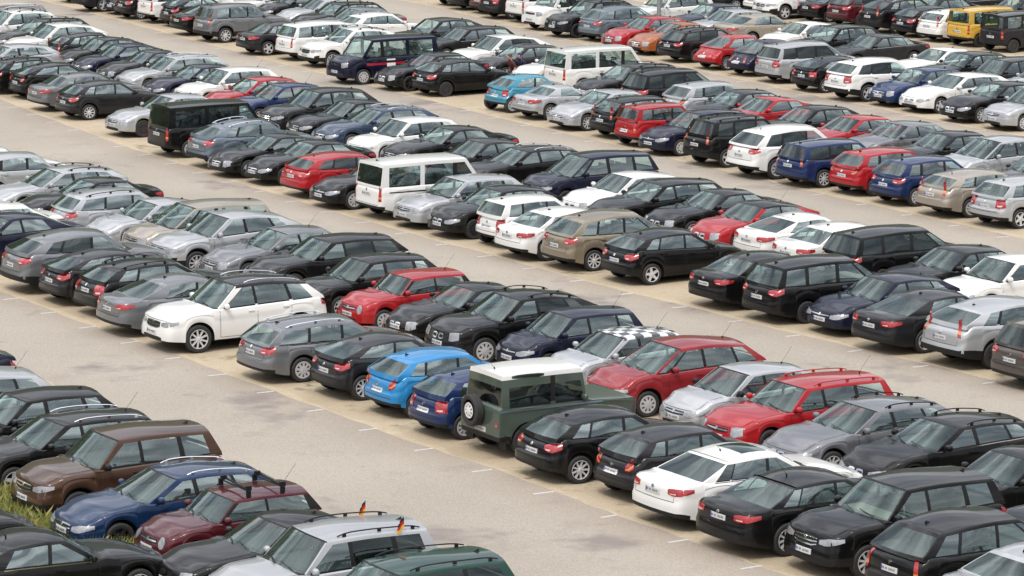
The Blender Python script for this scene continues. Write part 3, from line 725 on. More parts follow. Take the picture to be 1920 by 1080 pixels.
CARS = [
 ('estate', 'black', 21.79, 176.16, 3.672, 'black estate car, showing its front, at the left end of its row beside black saloon', {'v': 'c', 'grille': 'twin', 'rim': 'five', 'darkrim': True, 'norail': True, 'tint': True, 'clear': '0'}),
 ('sedan', 'black', 20.06, 172.52, 3.684, 'black saloon, showing its front, between black estate and dark grey hatchback', {'grille': 'slim', 'rim': 'multi'}),
 ('hatch', 'darkgrey', 23.92, 172.25, 3.677, 'dark grey hatchback, showing its front, at the right end of its row beside black saloon', {'grille': 'slim', 'rim': 'five'}),
 ('sedan', 'black', 11.74, 180.83, 0.545, 'black saloon, showing its rear, at the left end of its row beside white hatchback', {'v': 'c', 'rim': 'multi'}),
 ('hatch', 'white', 13.47, 179.31, 0.546, 'white hatchback, showing its rear, between black saloon and white SUV', {'tails': 'side', 'rim': 'cap'}),
 ('suv', 'white', 13.89, 177.01, 3.666, 'white SUV, showing its front, between white hatchback and black saloon', {'grille': 'wide', 'rim': 'five', 'tint': True, 'clear': '0'}),
 ('sedan', 'black', 15.95, 175.61, 0.522, 'black saloon, showing its rear, between white SUV and maroon people carrier', {'v': 'c', 'rim': 'multi'}),
 ('mpv', 'maroon', 17.15, 173.72, 0.554, 'maroon people carrier, showing its rear, between black saloon and black SUV', {'tails': 'side', 'rim': 'cap', 'darkrim': True, 'tint': True, 'clear': '0'}),
 ('suv', 'black', 18.46, 170.42, 0.532, 'black SUV, showing its rear, between maroon people carrier and black hatchback', {'rail': 'chrome', 'v': 'c', 'tails': 'pillar', 'rim': 'cap'}),
 ('hatch', 'black', 19.61, 168.53, 0.531, 'black hatchback, showing its rear, between black SUV and white estate', {'tails': 'side', 'rim': 'cap'}),
 ('estate', 'white', 20.79, 166.66, 0.560, 'white estate car, showing its rear, between black hatchback and yellow van', {'tails': 'pillar', 'rim': 'cap', 'norail': True}),
 ('box', 'yellow', 21.71, 164.59, 0.540, 'yellow boxy van, showing its rear, between white estate and dark grey van', {'rim': 'cap', 'darkrim': True}),
 ('box', 'darkgrey', 22.91, 162.35, 0.554, 'dark grey boxy van, at the right end of its row beside yellow van', {'rim': 'cap', 'darkrim': True}),
 ('suv', 'white', 7.37, 171.54, 3.682, 'white SUV, showing its front, at the left end of its row beside navy saloon', {'v': 'b', 'grille': 'twin', 'rim': 'multi', 'rail': 'black'}),
 ('sedan', 'navy', 9.29, 169.00, 3.688, 'navy saloon, showing its front, between white SUV and silver hatchback', {'grille': 'slim', 'rim': 'cap'}),
 ('hatch', 'silver', 9.88, 166.59, 3.669, 'silver hatchback, showing its front, between navy saloon and champagne saloon', {'grille': 'slim', 'rim': 'multi', 'darkrim': True}),
 ('sedan', 'champagne', 11.40, 164.92, 0.546, 'champagne saloon, showing its rear, between silver hatchback and white hatchback', {'v': 'b', 'rim': 'cap'}),
 ('hatch', 'white', 12.83, 160.89, 3.697, 'white hatchback, showing its front, between champagne saloon and black SUV', {'v': 'b', 'grille': 'slim', 'rim': 'five'}),
 ('suv', 'black', 13.96, 157.20, 3.683, 'black SUV, showing its front, between white hatchback and dark grey saloon', {'grille': 'wide', 'rim': 'five', 'darkrim': True, 'norail': True}),
 ('limo', 'darkgrey', 15.47, 155.41, 3.692, 'dark grey large saloon, showing its front, between black SUV and white coupe', {'rim': 'five'}),
 ('coupe', 'white', 17.69, 150.55, 3.689, 'white coupe, showing its front, between dark grey saloon and black hatchback', {'grille': 'wide', 'rim': 'multi'}),
 ('hatch', 'black', 18.55, 148.24, 3.666, 'black hatchback, showing its front, between white coupe and dark grey estate', {'grille': 'slim', 'rim': 'five'}),
 ('estate', 'darkgrey', 19.73, 145.79, 3.692, 'dark grey estate car, showing its front, between black hatchback and silver saloon', {'v': 'c', 'grille': 'slim', 'rim': 'five', 'norail': True}),
 ('sedan', 'silver', 21.09, 143.47, 3.686, 'silver saloon, showing its front, at the right end of its row beside dark grey estate', {'v': 'c', 'grille': 'wide', 'lamps': 'block', 'rim': 'cap', 'darkrim': True}),
 ('hatch', 'champagne', -1.80, 183.67, 0.533, 'champagne hatchback, showing its rear, at the left end of its row beside black estate', {'v': 'b', 'tails': 'side', 'rim': 'multi'}),
 ('estate', 'black', -0.91, 181.55, 0.523, 'black estate car, showing its rear, between champagne hatchback and maroon hatchback', {'v': 'b', 'tails': 'side', 'rim': 'cap', 'rail': 'black'}),
 ('hatch', 'maroon', 0.02, 179.53, 0.555, 'maroon hatchback, showing its rear, between black estate and dark grey SUV', {'v': 'c', 'tails': 'pillar', 'rim': 'cap', 'darkrim': True}),
 ('suv', 'darkgrey', 0.65, 177.13, 0.540, 'dark grey SUV, showing its rear, between maroon hatchback and white van', {'tails': 'block', 'rim': 'cap', 'norail': True}),
 ('van', 'white', 2.01, 175.27, 0.549, 'white van, showing its rear, between dark grey SUV and white van', {'rim': 'cap', 'darkrim': True}),
 ('van', 'white', 2.71, 171.75, 3.697, 'white van, showing its front, between white van and black SUV', {'rim': 'cap'}),
 ('suv', 'black', 3.72, 168.58, 3.691, 'black SUV, showing its front, between white van and pale blue people carrier', {'grille': 'twin', 'rim': 'multi', 'darkrim': True, 'rail': 'black', 'tint': True, 'clear': '0'}),
 ('mpv', 'greyblue', 5.22, 166.82, 0.557, 'pale blue people carrier, showing its rear, between black SUV and red hatchback', {'tails': 'side', 'rim': 'five'}),
 ('hatch', 'red', 6.08, 163.05, 3.678, 'red hatchback, showing its front, between pale blue people carrier and orange coupe', {'grille': 'slim', 'lamps': 'block', 'rim': 'cap'}),
 ('coupe', 'orange', 7.28, 161.21, 3.694, 'orange coupe, showing its front, between red hatchback and black estate', {'v': 'b', 'grille': 'wide', 'lamps': 'block', 'rim': 'five', 'darkrim': True}),
 ('estate', 'black', 8.64, 158.35, 0.539, 'black estate car, showing its rear, between orange coupe and red coupe', {'rail': 'black', 'tint': True, 'clear': '0', 'tails': 'side', 'rim': 'multi', 'darkrim': True}),
 ('roundcoupe', 'red', 9.77, 155.39, 0.558, 'red rounded coupe, showing its rear, between black estate and navy coupe', {'rim': 'multi'}),
 ('roundcoupe', 'navy', 11.02, 153.07, 0.555, 'navy rounded coupe, showing its rear, between red coupe and silver people carrier', {'rim': 'multi', 'darkrim': True}),
 ('mpv', 'silver', 12.31, 150.63, 0.525, 'silver people carrier, showing its rear, between navy coupe and black hatchback', {'v': 'b', 'tails': 'block', 'rim': 'cap', 'tint': True, 'clear': '0'}),
 ('hatch', 'black', 13.38, 147.44, 0.527, 'black hatchback, showing its rear, between silver people carrier and white SUV', {'v': 'b', 'tails': 'block', 'rim': 'multi'}),
 ('suv', 'white', 14.67, 144.52, 0.530, 'white SUV, showing its rear, between black hatchback and blue hatchback', {'norail': True, 'tint': True, 'clear': '0', 'tails': 'block', 'rim': 'five'}),
 ('hatch', 'blue', 16.05, 142.73, 3.700, 'blue hatchback, showing its front, between white SUV and white estate', {'grille': 'wide', 'lamps': 'block', 'rim': 'multi', 'darkrim': True}),
 ('estate', 'white', 17.27, 140.89, 3.680, 'white estate car, showing its front, between blue hatchback and black saloon', {'grille': 'twin', 'norail': True, 'v': 'b', 'rim': 'five', 'whip': True}),
 ('sedan', 'black', 18.50, 137.95, 3.687, 'black saloon, showing its front, between white estate and silver hatchback', {'grille': 'twin', 'rim': 'multi'}),
 ('hatch', 'silver', 19.59, 135.51, 3.675, 'silver hatchback, showing its front, at the right end of its row beside black saloon', {'v': 'c', 'grille': 'slim', 'rim': 'cap'}),
 ('sedan', 'white', -11.74, 176.32, 3.683, 'white saloon, showing its front, at the left end of its row beside black hatchback', {'v': 'b', 'grille': 'slim', 'rim': 'five'}),
 ('hatch', 'black', -10.21, 174.66, 3.678, 'black hatchback, showing its front, between white saloon and silver saloon', {'v': 'c', 'grille': 'slim', 'rim': 'cap'}),
 ('sedan', 'silver', -8.96, 172.01, 3.677, 'silver saloon, showing its front, between black hatchback and black estate', {'v': 'c', 'grille': 'slim', 'lamps': 'block', 'rim': 'five'}),
 ('estate', 'black', -8.06, 169.42, 3.686, 'black estate car, showing its front, between silver saloon and grey saloon', {'grille': 'wide', 'lamps': 'block', 'rim': 'multi', 'rail': 'black'}),
 ('sedan', 'grey', -7.18, 167.34, 3.686, 'grey saloon, showing its front, between black estate and white hatchback', {'grille': 'slim', 'rim': 'multi'}),
 ('hatch', 'white', -5.84, 165.09, 0.556, 'white hatchback, showing its rear, between grey saloon and dark grey SUV', {'tails': 'side', 'rim': 'multi'}),
 ('suv', 'darkgrey', -3.25, 160.38, 3.689, 'dark grey SUV, showing its front, between white hatchback and black estate', {'v': 'c', 'grille': 'wide', 'rim': 'multi', 'darkrim': True, 'norail': True}),
 ('estate', 'black', -2.03, 158.47, 3.699, 'black estate car, showing its front, between dark grey SUV and white SUV', {'grille': 'twin', 'rim': 'cap', 'norail': True}),
 ('suv', 'white', -0.51, 153.54, 3.696, 'white SUV, showing its front, between black estate and dark grey hatchback', {'grille': 'twin', 'tint': True, 'clear': '0', 'v': 'c', 'rim': 'cap', 'norail': True}),
 ('hatch', 'darkgrey', 0.38, 151.35, 3.701, 'dark grey hatchback, showing its front, between white SUV and white hatchback', {'grille': 'twin', 'rim': 'five'}),
 ('hatch', 'white', 2.02, 148.51, 3.689, 'white hatchback, showing its front, between dark grey hatchback and white van', {'grille': 'slim', 'rim': 'five', 'darkrim': True, 'whip': True}),
 ('van', 'white', 3.61, 146.85, 0.528, 'white van, showing its rear, between white hatchback and black estate', {'rim': 'cap'}),
 ('estate', 'black', 4.62, 143.66, 3.696, 'black estate car, showing its front, between white van and black people carrier', {'grille': 'slim', 'rim': 'multi', 'rail': 'black', 'tint': True, 'clear': '0', 'whip': True}),
 ('mpv', 'black', 6.41, 140.40, 0.559, 'black people carrier, showing its rear, between black estate and silver hatchback', {'tint': True, 'clear': '0', 'v': 'b', 'tails': 'side', 'rim': 'five'}),
 ('hatch', 'silver', 7.75, 137.80, 0.556, 'silver hatchback, showing its rear, between black people carrier and dark grey saloon', {'v': 'c', 'tails': 'high', 'rim': 'cap'}),
 ('sedan', 'darkgrey', 8.48, 135.67, 3.685, 'dark grey saloon, showing its front, between silver hatchback and red coupe', {'v': 'c', 'grille': 'twin', 'rim': 'five'}),
 ('coupe', 'red', 9.38, 133.61, 3.691, 'red coupe, showing its front, between dark grey saloon and black hatchback', {'v': 'b', 'grille': 'wide', 'rim': 'cap'}),
 ('hatch', 'black', 10.67, 130.45, 3.671, 'black hatchback, showing its front, between red coupe and red saloon', {'grille': 'wide', 'rim': 'five'}),
 ('sedan', 'red', 12.07, 128.13, 3.695, 'red saloon, showing its front, between black hatchback and grey saloon', {'v': 'c', 'grille': 'twin', 'lamps': 'block', 'rim': 'five'}),
 ('sedan', 'grey', 13.59, 126.43, 3.685, 'grey saloon, showing its front, between red saloon and black saloon', {'v': 'c', 'grille': 'slim', 'rim': 'multi'}),
 ('sedan', 'black', 14.78, 123.41, 3.674, 'black saloon, showing its front, between grey saloon and silver people carrier', {'grille': 'twin', 'lamps': 'block', 'rim': 'multi'}),
 ('mpv', 'silver', 16.14, 120.78, 3.666, 'silver people carrier, showing its front, between black saloon and dark grey saloon', {'grille': 'slim', 'lamps': 'block', 'rim': 'multi'}),
 ('sedan', 'darkgrey', 17.22, 117.61, 3.696, 'dark grey saloon, at the right end of its row beside silver people carrier', {'v': 'b', 'grille': 'slim', 'rim': 'five'}),
 ('hatch', 'black', -20.92, 185.20, 0.560, 'black hatchback, showing its rear, at the left end of its row beside dark grey SUV', {'tails': 'side', 'rim': 'five'}),
 ('suv', 'darkgrey', -19.45, 180.78, 0.525, 'dark grey SUV, showing its rear, between black hatchback and black saloon', {'v': 'c', 'tails': 'pillar', 'rim': 'five', 'norail': True}),
 ('sedan', 'black', -17.76, 179.24, 3.694, 'black saloon, showing its front, between dark grey SUV and black hatchback', {'v': 'c', 'grille': 'wide', 'rim': 'cap'}),
 ('hatch', 'black', -17.15, 177.02, 0.537, 'black hatchback, showing its rear, between black saloon and white van', {'tails': 'side', 'rim': 'multi'}),
 ('van', 'white', -15.60, 175.15, 0.527, 'white van, showing its rear, between one black hatchback and another', {'rim': 'cap'}),
 ('hatch', 'black', -14.64, 173.11, 0.533, 'black hatchback, showing its rear, between white van and black saloon', {'v': 'b', 'tails': 'side', 'rim': 'multi'}),
 ('sedan', 'black', -13.48, 169.59, 0.551, 'black saloon, showing its rear, between black hatchback and grey SUV', {'v': 'b', 'rim': 'multi'}),
 ('suv', 'grey', -12.31, 166.50, 0.555, 'grey SUV, showing its rear, between black saloon and dark grey saloon', {'norail': True, 'v': 'b', 'tails': 'pillar', 'rim': 'multi'}),
 ('sedan', 'darkgrey', -9.93, 161.23, 0.523, 'dark grey saloon, showing its rear, between grey SUV and white people carrier', {'v': 'c', 'rim': 'five'}),
 ('mpv', 'white', -8.04, 159.07, 0.545, 'white people carrier, showing its rear, between dark grey saloon and white SUV', {'v': 'b', 'tails': 'tall', 'rim': 'five'}),
 ('suv', 'white', -6.87, 156.46, 3.665, 'white SUV, showing its front, between white people carrier and navy van', {'v': 'c', 'grille': 'wide', 'rim': 'multi', 'rail': 'black'}),
 ('van', 'navy', -5.34, 150.37, 3.691, 'navy van with red side stripe, showing its front, between white SUV and black saloon', {'light': True, 'stripe': True, 'rim': 'cap'}),
 ('sedan', 'black', -3.25, 148.09, 3.676, 'black saloon, showing its front, between navy van and black hatchback', {'grille': 'twin', 'lamps': 'block', 'rim': 'five', 'darkrim': True}),
 ('hatch', 'black', -1.93, 146.16, 0.556, 'black hatchback, showing its rear, between black saloon and turquoise hatchback', {'tails': 'side', 'rim': 'cap', 'darkrim': True}),
 ('small', 'cyan', 0.79, 141.03, 0.559, 'turquoise small hatchback, showing its rear, between black hatchback and silver coupe', {'tails': 'block', 'v': 'c', 'rim': 'cap', 'whip': True}),
 ('roadster', 'silver', 2.03, 138.71, 0.541, 'silver two-seat coupe, showing its rear, between turquoise hatchback and silver saloon', {'rim': 'multi'}),
 ('sedan', 'silver', 3.51, 135.73, 3.702, 'silver saloon, showing its front, between silver coupe and black hatchback', {'v': 'c', 'grille': 'slim', 'rim': 'multi'}),
 ('hatch', 'black', 4.99, 133.30, 0.534, 'black hatchback, showing its rear, between silver saloon and red hatchback', {'v': 'c', 'tails': 'pillar', 'rim': 'cap'}),
 ('tallhatch', 'red', 5.52, 130.87, 0.525, 'red tall hatchback, showing its rear, between black hatchback and navy hatchback', {'rim': 'five'}),
 ('hatch', 'navy', 6.62, 128.83, 3.686, 'navy hatchback, showing its front, between red hatchback and black SUV', {'v': 'c', 'grille': 'slim', 'rim': 'cap'}),
 ('suv', 'black', 8.16, 125.98, 0.523, 'black SUV, showing its rear, between navy hatchback and white SUV', {'tint': True, 'clear': '0', 'rail': 'black', 'v': 'b', 'tails': 'pillar', 'rim': 'five'}),
 ('suvl', 'white', 9.67, 123.21, 0.529, 'white large SUV, showing its rear, between black SUV and blue estate', {'norail': True, 'tint': True, 'clear': '0', 'rim': 'cap', 'whip': True}),
 ('estate', 'blue', 11.04, 121.17, 0.537, 'blue estate car, showing its rear, between white SUV and red hatchback', {'norail': True, 'tails': 'pillar', 'v': 'c', 'rim': 'multi', 'tint': True, 'clear': '0'}),
 ('hatch', 'red', 12.55, 119.28, 0.545, 'red hatchback, showing its rear, between blue estate and blue hatchback', {'tails': 'high', 'v': 'c', 'rim': 'cap'}),
 ('hatch', 'blue', 13.67, 117.02, 0.528, 'blue hatchback, showing its rear, between red hatchback and champagne estate', {'v': 'c', 'tails': 'side', 'rim': 'cap'}),
 ('estate', 'champagne', 15.06, 114.64, 0.523, 'champagne estate car, showing its rear, between blue hatchback and silver hatchback', {'whip': True, 'tails': 'pillar', 'v': 'b', 'rim': 'cap', 'norail': True}),
 ('hatch', 'silver', 16.33, 112.49, 0.555, 'silver hatchback, showing its rear, at the right end of its row beside champagne estate', {'tails': 'block', 'v': 'c', 'rim': 'five'}),
 ('estate', 'grey', -23.48, 167.39, 3.675, 'grey estate car, showing its front, at the left end of its row beside white SUV', {'v': 'c', 'grille': 'wide', 'rim': 'multi'}),
 ('suv', 'white', -22.44, 163.75, 3.700, 'white SUV, showing its front, between grey estate and dark grey estate', {'grille': 'wide', 'lamps': 'block', 'rim': 'five', 'rail': 'black'}),
 ('estate', 'darkgrey', -20.95, 162.00, 3.698, 'dark grey estate car, showing its front, between one white SUV and another', {'grille': 'twin', 'rim': 'five', 'darkrim': True, 'rail': 'black'}),
 ('suv', 'white', -19.76, 158.12, 3.678, 'white SUV, showing its front, between dark grey estate and black hatchback', {'v': 'c', 'grille': 'wide', 'rim': 'five', 'darkrim': True, 'norail': True}),
 ('hatch', 'black', -17.95, 156.59, 0.539, 'black hatchback, showing its rear, between white SUV and black hatchback', {'tails': 'pillar', 'rim': 'multi'}),
 ('hatch', 'black', -17.38, 154.22, 3.683, 'black hatchback, showing its front, between black hatchback and navy hatchback', {'v': 'b', 'grille': 'slim', 'rim': 'cap'}),
 ('hatch', 'navy', -16.32, 151.91, 3.688, 'navy hatchback, showing its front, between black hatchback and dark grey coupe', {'v': 'b', 'grille': 'twin', 'rim': 'multi'}),
 ('coupe', 'darkgrey', -14.91, 149.71, 3.686, 'dark grey coupe, showing its front, between navy hatchback and silver estate', {'v': 'b', 'grille': 'twin', 'lamps': 'block', 'rim': 'five', 'darkrim': True}),
 ('estate', 'silver', -13.71, 146.95, 3.685, 'silver estate car, showing its front, between dark grey coupe and navy saloon', {'rail': 'silver', 'grille': 'slim', 'rim': 'cap'}),
 ('sedan', 'navy', -12.41, 144.01, 3.687, 'navy saloon, showing its front, between silver estate and white hatchback', {'v': 'c', 'grille': 'twin', 'rim': 'multi'}),
 ('hatch', 'white', -11.11, 142.06, 3.699, 'white hatchback, showing its front, between navy saloon and red hatchback', {'v': 'c', 'grille': 'slim', 'rim': 'cap', 'whip': True}),
 ('hatch', 'red', -9.87, 139.41, 3.683, 'red hatchback, showing its front, between white hatchback and blue hatchback', {'grille': 'slim', 'rim': 'five'}),
 ('hatch', 'blue', -8.82, 137.48, 3.680, 'blue hatchback, showing its front, between red hatchback and dark grey SUV', {'grille': 'slim', 'rim': 'multi', 'whip': True}),
 ('suv', 'darkgrey', -7.14, 134.07, 3.691, 'dark grey SUV, showing its front, between blue hatchback and black saloon', {'grille': 'wide', 'rim': 'multi', 'norail': True}),
 ('sedan', 'black', -5.86, 132.20, 3.672, 'black saloon, showing its front, between dark grey SUV and slate blue estate', {'v': 'b', 'grille': 'wide', 'rim': 'five'}),
 ('estate', 'blue2', -4.84, 130.21, 3.675, 'slate blue estate car, showing its front, between black saloon and white hatchback', {'v': 'b', 'grille': 'wide', 'rim': 'cap'}),
 ('hatch', 'white', -3.73, 126.60, 3.701, 'white hatchback, showing its front, between slate blue estate and black saloon', {'v': 'c', 'grille': 'wide', 'rim': 'five'}),
 ('sedan', 'black', -2.14, 124.98, 3.683, 'black saloon, showing its front, between white hatchback and dark grey saloon', {'v': 'b', 'grille': 'wide', 'rim': 'five'}),
 ('sedan', 'darkgrey', -1.05, 121.63, 3.684, 'dark grey saloon, showing its front, between black saloon and black estate', {'v': 'b', 'grille': 'twin', 'rim': 'five'}),
 ('estate', 'black', 0.34, 119.76, 3.664, 'black estate car, showing its front, between dark grey saloon and navy people carrier', {'grille': 'twin', 'rail': 'chrome', 'v': 'b', 'lamps': 'block', 'rim': 'five'}),
 ('mpv', 'navy', 2.51, 116.51, 3.679, 'navy people carrier, showing its front, between black estate and white hatchback', {'v': 'b', 'grille': 'wide', 'rim': 'five', 'darkrim': True}),
 ('hatch', 'white', 3.58, 113.65, 3.686, 'white hatchback, showing its front, between navy people carrier and black estate', {'grille': 'twin', 'lamps': 'block', 'rim': 'five'}),
 ('estate', 'black', 4.50, 111.65, 3.664, 'black estate car, showing its front, between white hatchback and black coupe', {'grille': 'slim', 'lamps': 'block', 'rim': 'multi', 'norail': True}),
 ('coupe', 'black', 6.22, 110.09, 3.687, 'black coupe, showing its front, between black estate and red hatchback', {'grille': 'twin', 'lamps': 'block', 'rim': 'five'}),
 ('hatch', 'red', 7.23, 107.65, 3.688, 'red hatchback with black roof, showing its front, between black coupe and white coupe', {'roof': 'black', 'v': 'b', 'grille': 'twin', 'lamps': 'block', 'rim': 'multi', 'whip': True}),
 ('coupe', 'white', 8.71, 105.75, 0.524, 'white coupe, showing its rear, between red hatchback and white saloon', {'v': 'b', 'rim': 'cap'}),
 ('sedan', 'white', 9.75, 103.46, 0.546, 'white saloon, showing its rear, between white coupe and black people carrier', {'rim': 'cap'}),
 ('mpv', 'black', 10.95, 101.56, 0.540, 'black people carrier, showing its rear, between white saloon and black saloon', {'tint': True, 'clear': '0', 'tails': 'side', 'v': 'b', 'rim': 'multi'}),
 ('sedan', 'black', 12.20, 99.03, 3.689, 'black saloon, showing its front, between black people carrier and white hatchback', {'grille': 'wide', 'lamps': 'block', 'rim': 'cap'}),
 ('hatch', 'white', 13.39, 97.17, 3.677, 'white hatchback, showing its front, at the right end of its row beside black saloon', {'v': 'c', 'grille': 'wide', 'rim': 'five'}),
 ('estate', 'silver', -21.05, 151.61, 3.690, 'silver estate car, showing its front, at the left end of its row beside black estate', {'v': 'b', 'grille': 'slim', 'rim': 'five', 'darkrim': True, 'norail': True}),
 ('estate', 'black', -19.12, 147.08, 0.550, 'black estate car, showing its rear, between silver estate and black hatchback', {'v': 'b', 'tails': 'side', 'rim': 'five', 'rail': 'black'}),
 ('hatch', 'black', -17.98, 145.16, 0.523, 'black hatchback, showing its rear, between black estate and grey saloon', {'v': 'b', 'tails': 'high', 'rim': 'five'}),
 ('sedan', 'grey', -16.45, 141.47, 0.524, 'grey saloon, showing its rear, between black hatchback and dark grey hatchback', {'rim': 'multi'}),
 ('hatch', 'darkgrey', -15.31, 138.82, 0.548, 'dark grey hatchback, showing its rear, between grey saloon and silver saloon', {'tails': 'side', 'rim': 'multi'}),
 ('sedan', 'silver', -12.64, 134.00, 3.700, 'silver saloon, showing its front, between dark grey hatchback and black van', {'grille': 'slim', 'lamps': 'block', 'rim': 'cap', 'darkrim': True}),
 ('van', 'black', -10.54, 128.49, 0.531, 'black van, showing its rear, between silver saloon and pale blue SUV', {'tint': True, 'clear': '0', 'darkrim': False, 'rim': 'cap', 'whip': True}),
 ('suv', 'greyblue', -8.93, 125.59, 0.539, 'pale blue SUV, showing its rear, between black van and black coupe', {'tails': 'side', 'v': 'c', 'rim': 'five'}),
 ('coupe', 'black', -8.14, 123.43, 3.686, 'black coupe, showing its front, between pale blue SUV and black coupe', {'v': 'b', 'grille': 'wide', 'lamps': 'block', 'rim': 'five', 'whip': True}),
 ('coupe', 'black', -6.78, 121.66, 3.676, 'black coupe, showing its front, between black coupe and red estate', {'v': 'b', 'grille': 'wide', 'rim': 'cap', 'darkrim': True}),
 ('estate', 'red', -5.27, 118.79, 0.536, 'red estate car, showing its rear, between black coupe and black saloon', {'norail': True, 'tails': 'side', 'v': 'b', 'rim': 'multi', 'tint': True, 'clear': '0', 'whip': True}),
 ('sedan', 'black', -4.16, 116.48, 3.675, 'black saloon, showing its front, between red estate and white van', {'grille': 'slim', 'rim': 'cap'}),
 ('van', 'white', -2.64, 114.27, 0.536, 'white van with black side moulding, showing its rear, between black saloon and silver hatchback', {'moulding': True, 'tint': True, 'clear': '12', 'rim': 'cap'}),
 ('hatch', 'silver', -1.56, 112.33, 3.686, 'silver hatchback, showing its front, between white van and black hatchback', {'grille': 'slim', 'v': 'c', 'rim': 'multi'}),
 ('hatch', 'black', -0.47, 110.42, 3.675, 'black hatchback, showing its front, between silver hatchback and white hatchback', {'grille': 'twin', 'darkrim': True, 'rim': 'cap'}),
 ('small', 'white', 0.79, 108.58, 0.536, 'white small hatchback, showing its rear, between black hatchback and white saloon', {'tails': 'block', 'v': 'b', 'rim': 'cap'}),
 ('sedan', 'white', 1.78, 106.54, 0.551, 'white saloon, showing its rear, between white hatchback and gold people carrier', {'v': 'c', 'rim': 'cap'}),
 ('mpv', 'gold', 3.06, 104.70, 0.523, 'gold people carrier, showing its rear, between white saloon and black hatchback', {'tails': 'side', 'rim': 'multi'}),
 ('hatch', 'black', 4.65, 102.39, 0.544, 'black hatchback, showing its rear, between gold people carrier and black saloon', {'tails': 'side', 'rim': 'five'}),
 ('sedan', 'black', 7.14, 98.49, 0.550, 'black saloon, showing its rear, between black hatchback and black people carrier', {'rim': 'five'}),
 ('mpv', 'black', 8.43, 96.41, 0.534, 'black people carrier, showing its rear, between black saloon and navy hatchback', {'light': True, 'tails': 'side', 'v': 'b', 'rim': 'cap', 'darkrim': True}),
 ('hatch', 'navy', 9.79, 94.51, 3.672, 'navy hatchback, showing its front, between black people carrier and dark grey saloon', {'grille': 'slim', 'rim': 'multi', 'whip': True}),
 ('sedan', 'darkgrey', 11.07, 92.29, 0.553, 'dark grey saloon, showing its rear, between navy hatchback and silver SUV', {'v': 'b', 'rim': 'five'}),
 ('suv', 'silver', 12.57, 90.24, 0.531, 'silver SUV, showing its rear, between dark grey saloon and grey brown people carrier', {'norail': True, 'tails': 'pillar', 'v': 'c', 'rim': 'cap', 'darkrim': True}),
 ('mpv', 'brown2', 13.91, 87.51, 0.529, 'grey brown people carrier, at the right end of its row beside silver SUV', {'v': 'b', 'tails': 'side', 'rim': 'multi', 'tint': True, 'clear': '0'}),
 ('sedan', 'white', -17.15, 119.92, 0.538, 'white saloon, showing its rear, at the left end of its row beside silver hatchback', {'v': 'b', 'rim': 'multi'}),
 ('hatch', 'silver', -15.96, 118.05, 0.549, 'silver hatchback, showing its rear, between white saloon and silver estate', {'v': 'c', 'tails': 'pillar', 'rim': 'five'}),
 ('estate', 'silver', -14.42, 114.74, 3.667, 'silver estate car, showing its front, between silver hatchback and black coupe', {'v': 'b', 'grille': 'slim', 'rim': 'multi', 'rail': 'black'}),
 ('coupe', 'black', -13.17, 112.73, 3.676, 'black coupe, showing its front, between one silver estate and another', {'grille': 'twin', 'rim': 'five'}),
 ('estate', 'silver', -11.72, 110.04, 0.535, 'silver estate car, showing its rear, between black coupe and silver hatchback', {'tails': 'side', 'rim': 'multi', 'rail': 'black'}),
 ('hatch', 'silver', -10.75, 108.04, 3.695, 'silver hatchback, showing its front, between silver estate and champagne people carrier', {'v': 'b', 'grille': 'slim', 'rim': 'multi'}),
 ('mpv', 'champagne', -9.19, 106.14, 3.680, 'champagne people carrier, showing its front, between silver hatchback and silver SUV', {'v': 'b', 'grille': 'slim', 'lamps': 'block', 'rim': 'multi'}),
 ('suv', 'silver', -8.21, 104.12, 3.696, 'silver SUV, showing its front, between champagne people carrier and grey saloon', {'v': 'c', 'grille': 'slim', 'rim': 'multi', 'norail': True}),
 ('sedan', 'grey', -6.51, 102.51, 3.670, 'grey saloon, showing its front, between silver SUV and black estate', {'grille': 'slim', 'lamps': 'block', 'rim': 'five', 'whip': True}),
 ('estate', 'black', -5.17, 100.70, 3.676, 'black estate car, showing its front, between grey saloon and black hatchback', {'tint': True, 'clear': '0', 'norail': True, 'grille': 'slim', 'rim': 'five'}),
 ('hatch', 'black', -3.92, 97.11, 3.688, 'black hatchback, showing its front, between black estate and red hatchback', {'v': 'c', 'grille': 'slim', 'lamps': 'block', 'rim': 'multi'}),
 ('shorthatch', 'red', -2.80, 95.13, 3.697, 'red three-door hatchback, showing its front, between black hatchback and black coupe', {'whip': True, 'rim': 'cap'}),
 ('coupe', 'black', -1.11, 93.51, 3.681, 'black coupe, showing its front, between red hatchback and black SUV', {'grille': 'twin', 'v': 'b', 'lamps': 'block', 'rim': 'cap'}),
 ('suv', 'black', 0.11, 90.93, 3.672, 'black SUV, showing its front, between black coupe and navy hatchback', {'grille': 'twin', 'rail': 'black', 'tint': True, 'clear': '0', 'v': 'c', 'lamps': 'block', 'rim': 'cap'}),
 ('small', 'navy', 1.44, 89.16, 3.668, 'navy small hatchback, showing its front, between black SUV and silver hatchback', {'whip': True, 'v': 'b', 'grille': 'slim', 'rim': 'cap'}),
 ('small', 'silver', 2.60, 86.71, 3.684, 'silver small hatchback with chequered roof, between navy hatchback and wine red people carrier', {'roofmat': 'check', 'whip': True, 'grille': 'slim', 'rim': 'multi'}),
 ('mpv', 'red2', 3.87, 84.50, 3.671, 'wine red people carrier, showing its front, between one silver hatchback and another', {'whip': True, 'grille': 'slim', 'rim': 'cap'}),
 ('small', 'silver', 5.29, 82.14, 3.694, 'silver small hatchback, showing its front, between wine red people carrier and red estate', {'whip': True, 'mirror': 'trim', 'grille': 'slim', 'rim': 'multi'}),
 ('estate', 'red', 6.42, 80.29, 3.695, 'red estate car, showing its front, between silver hatchback and grey estate', {'rail': 'red', 'whip': True, 'grille': 'slim', 'v': 'c', 'lamps': 'block', 'rim': 'multi', 'darkrim': True}),
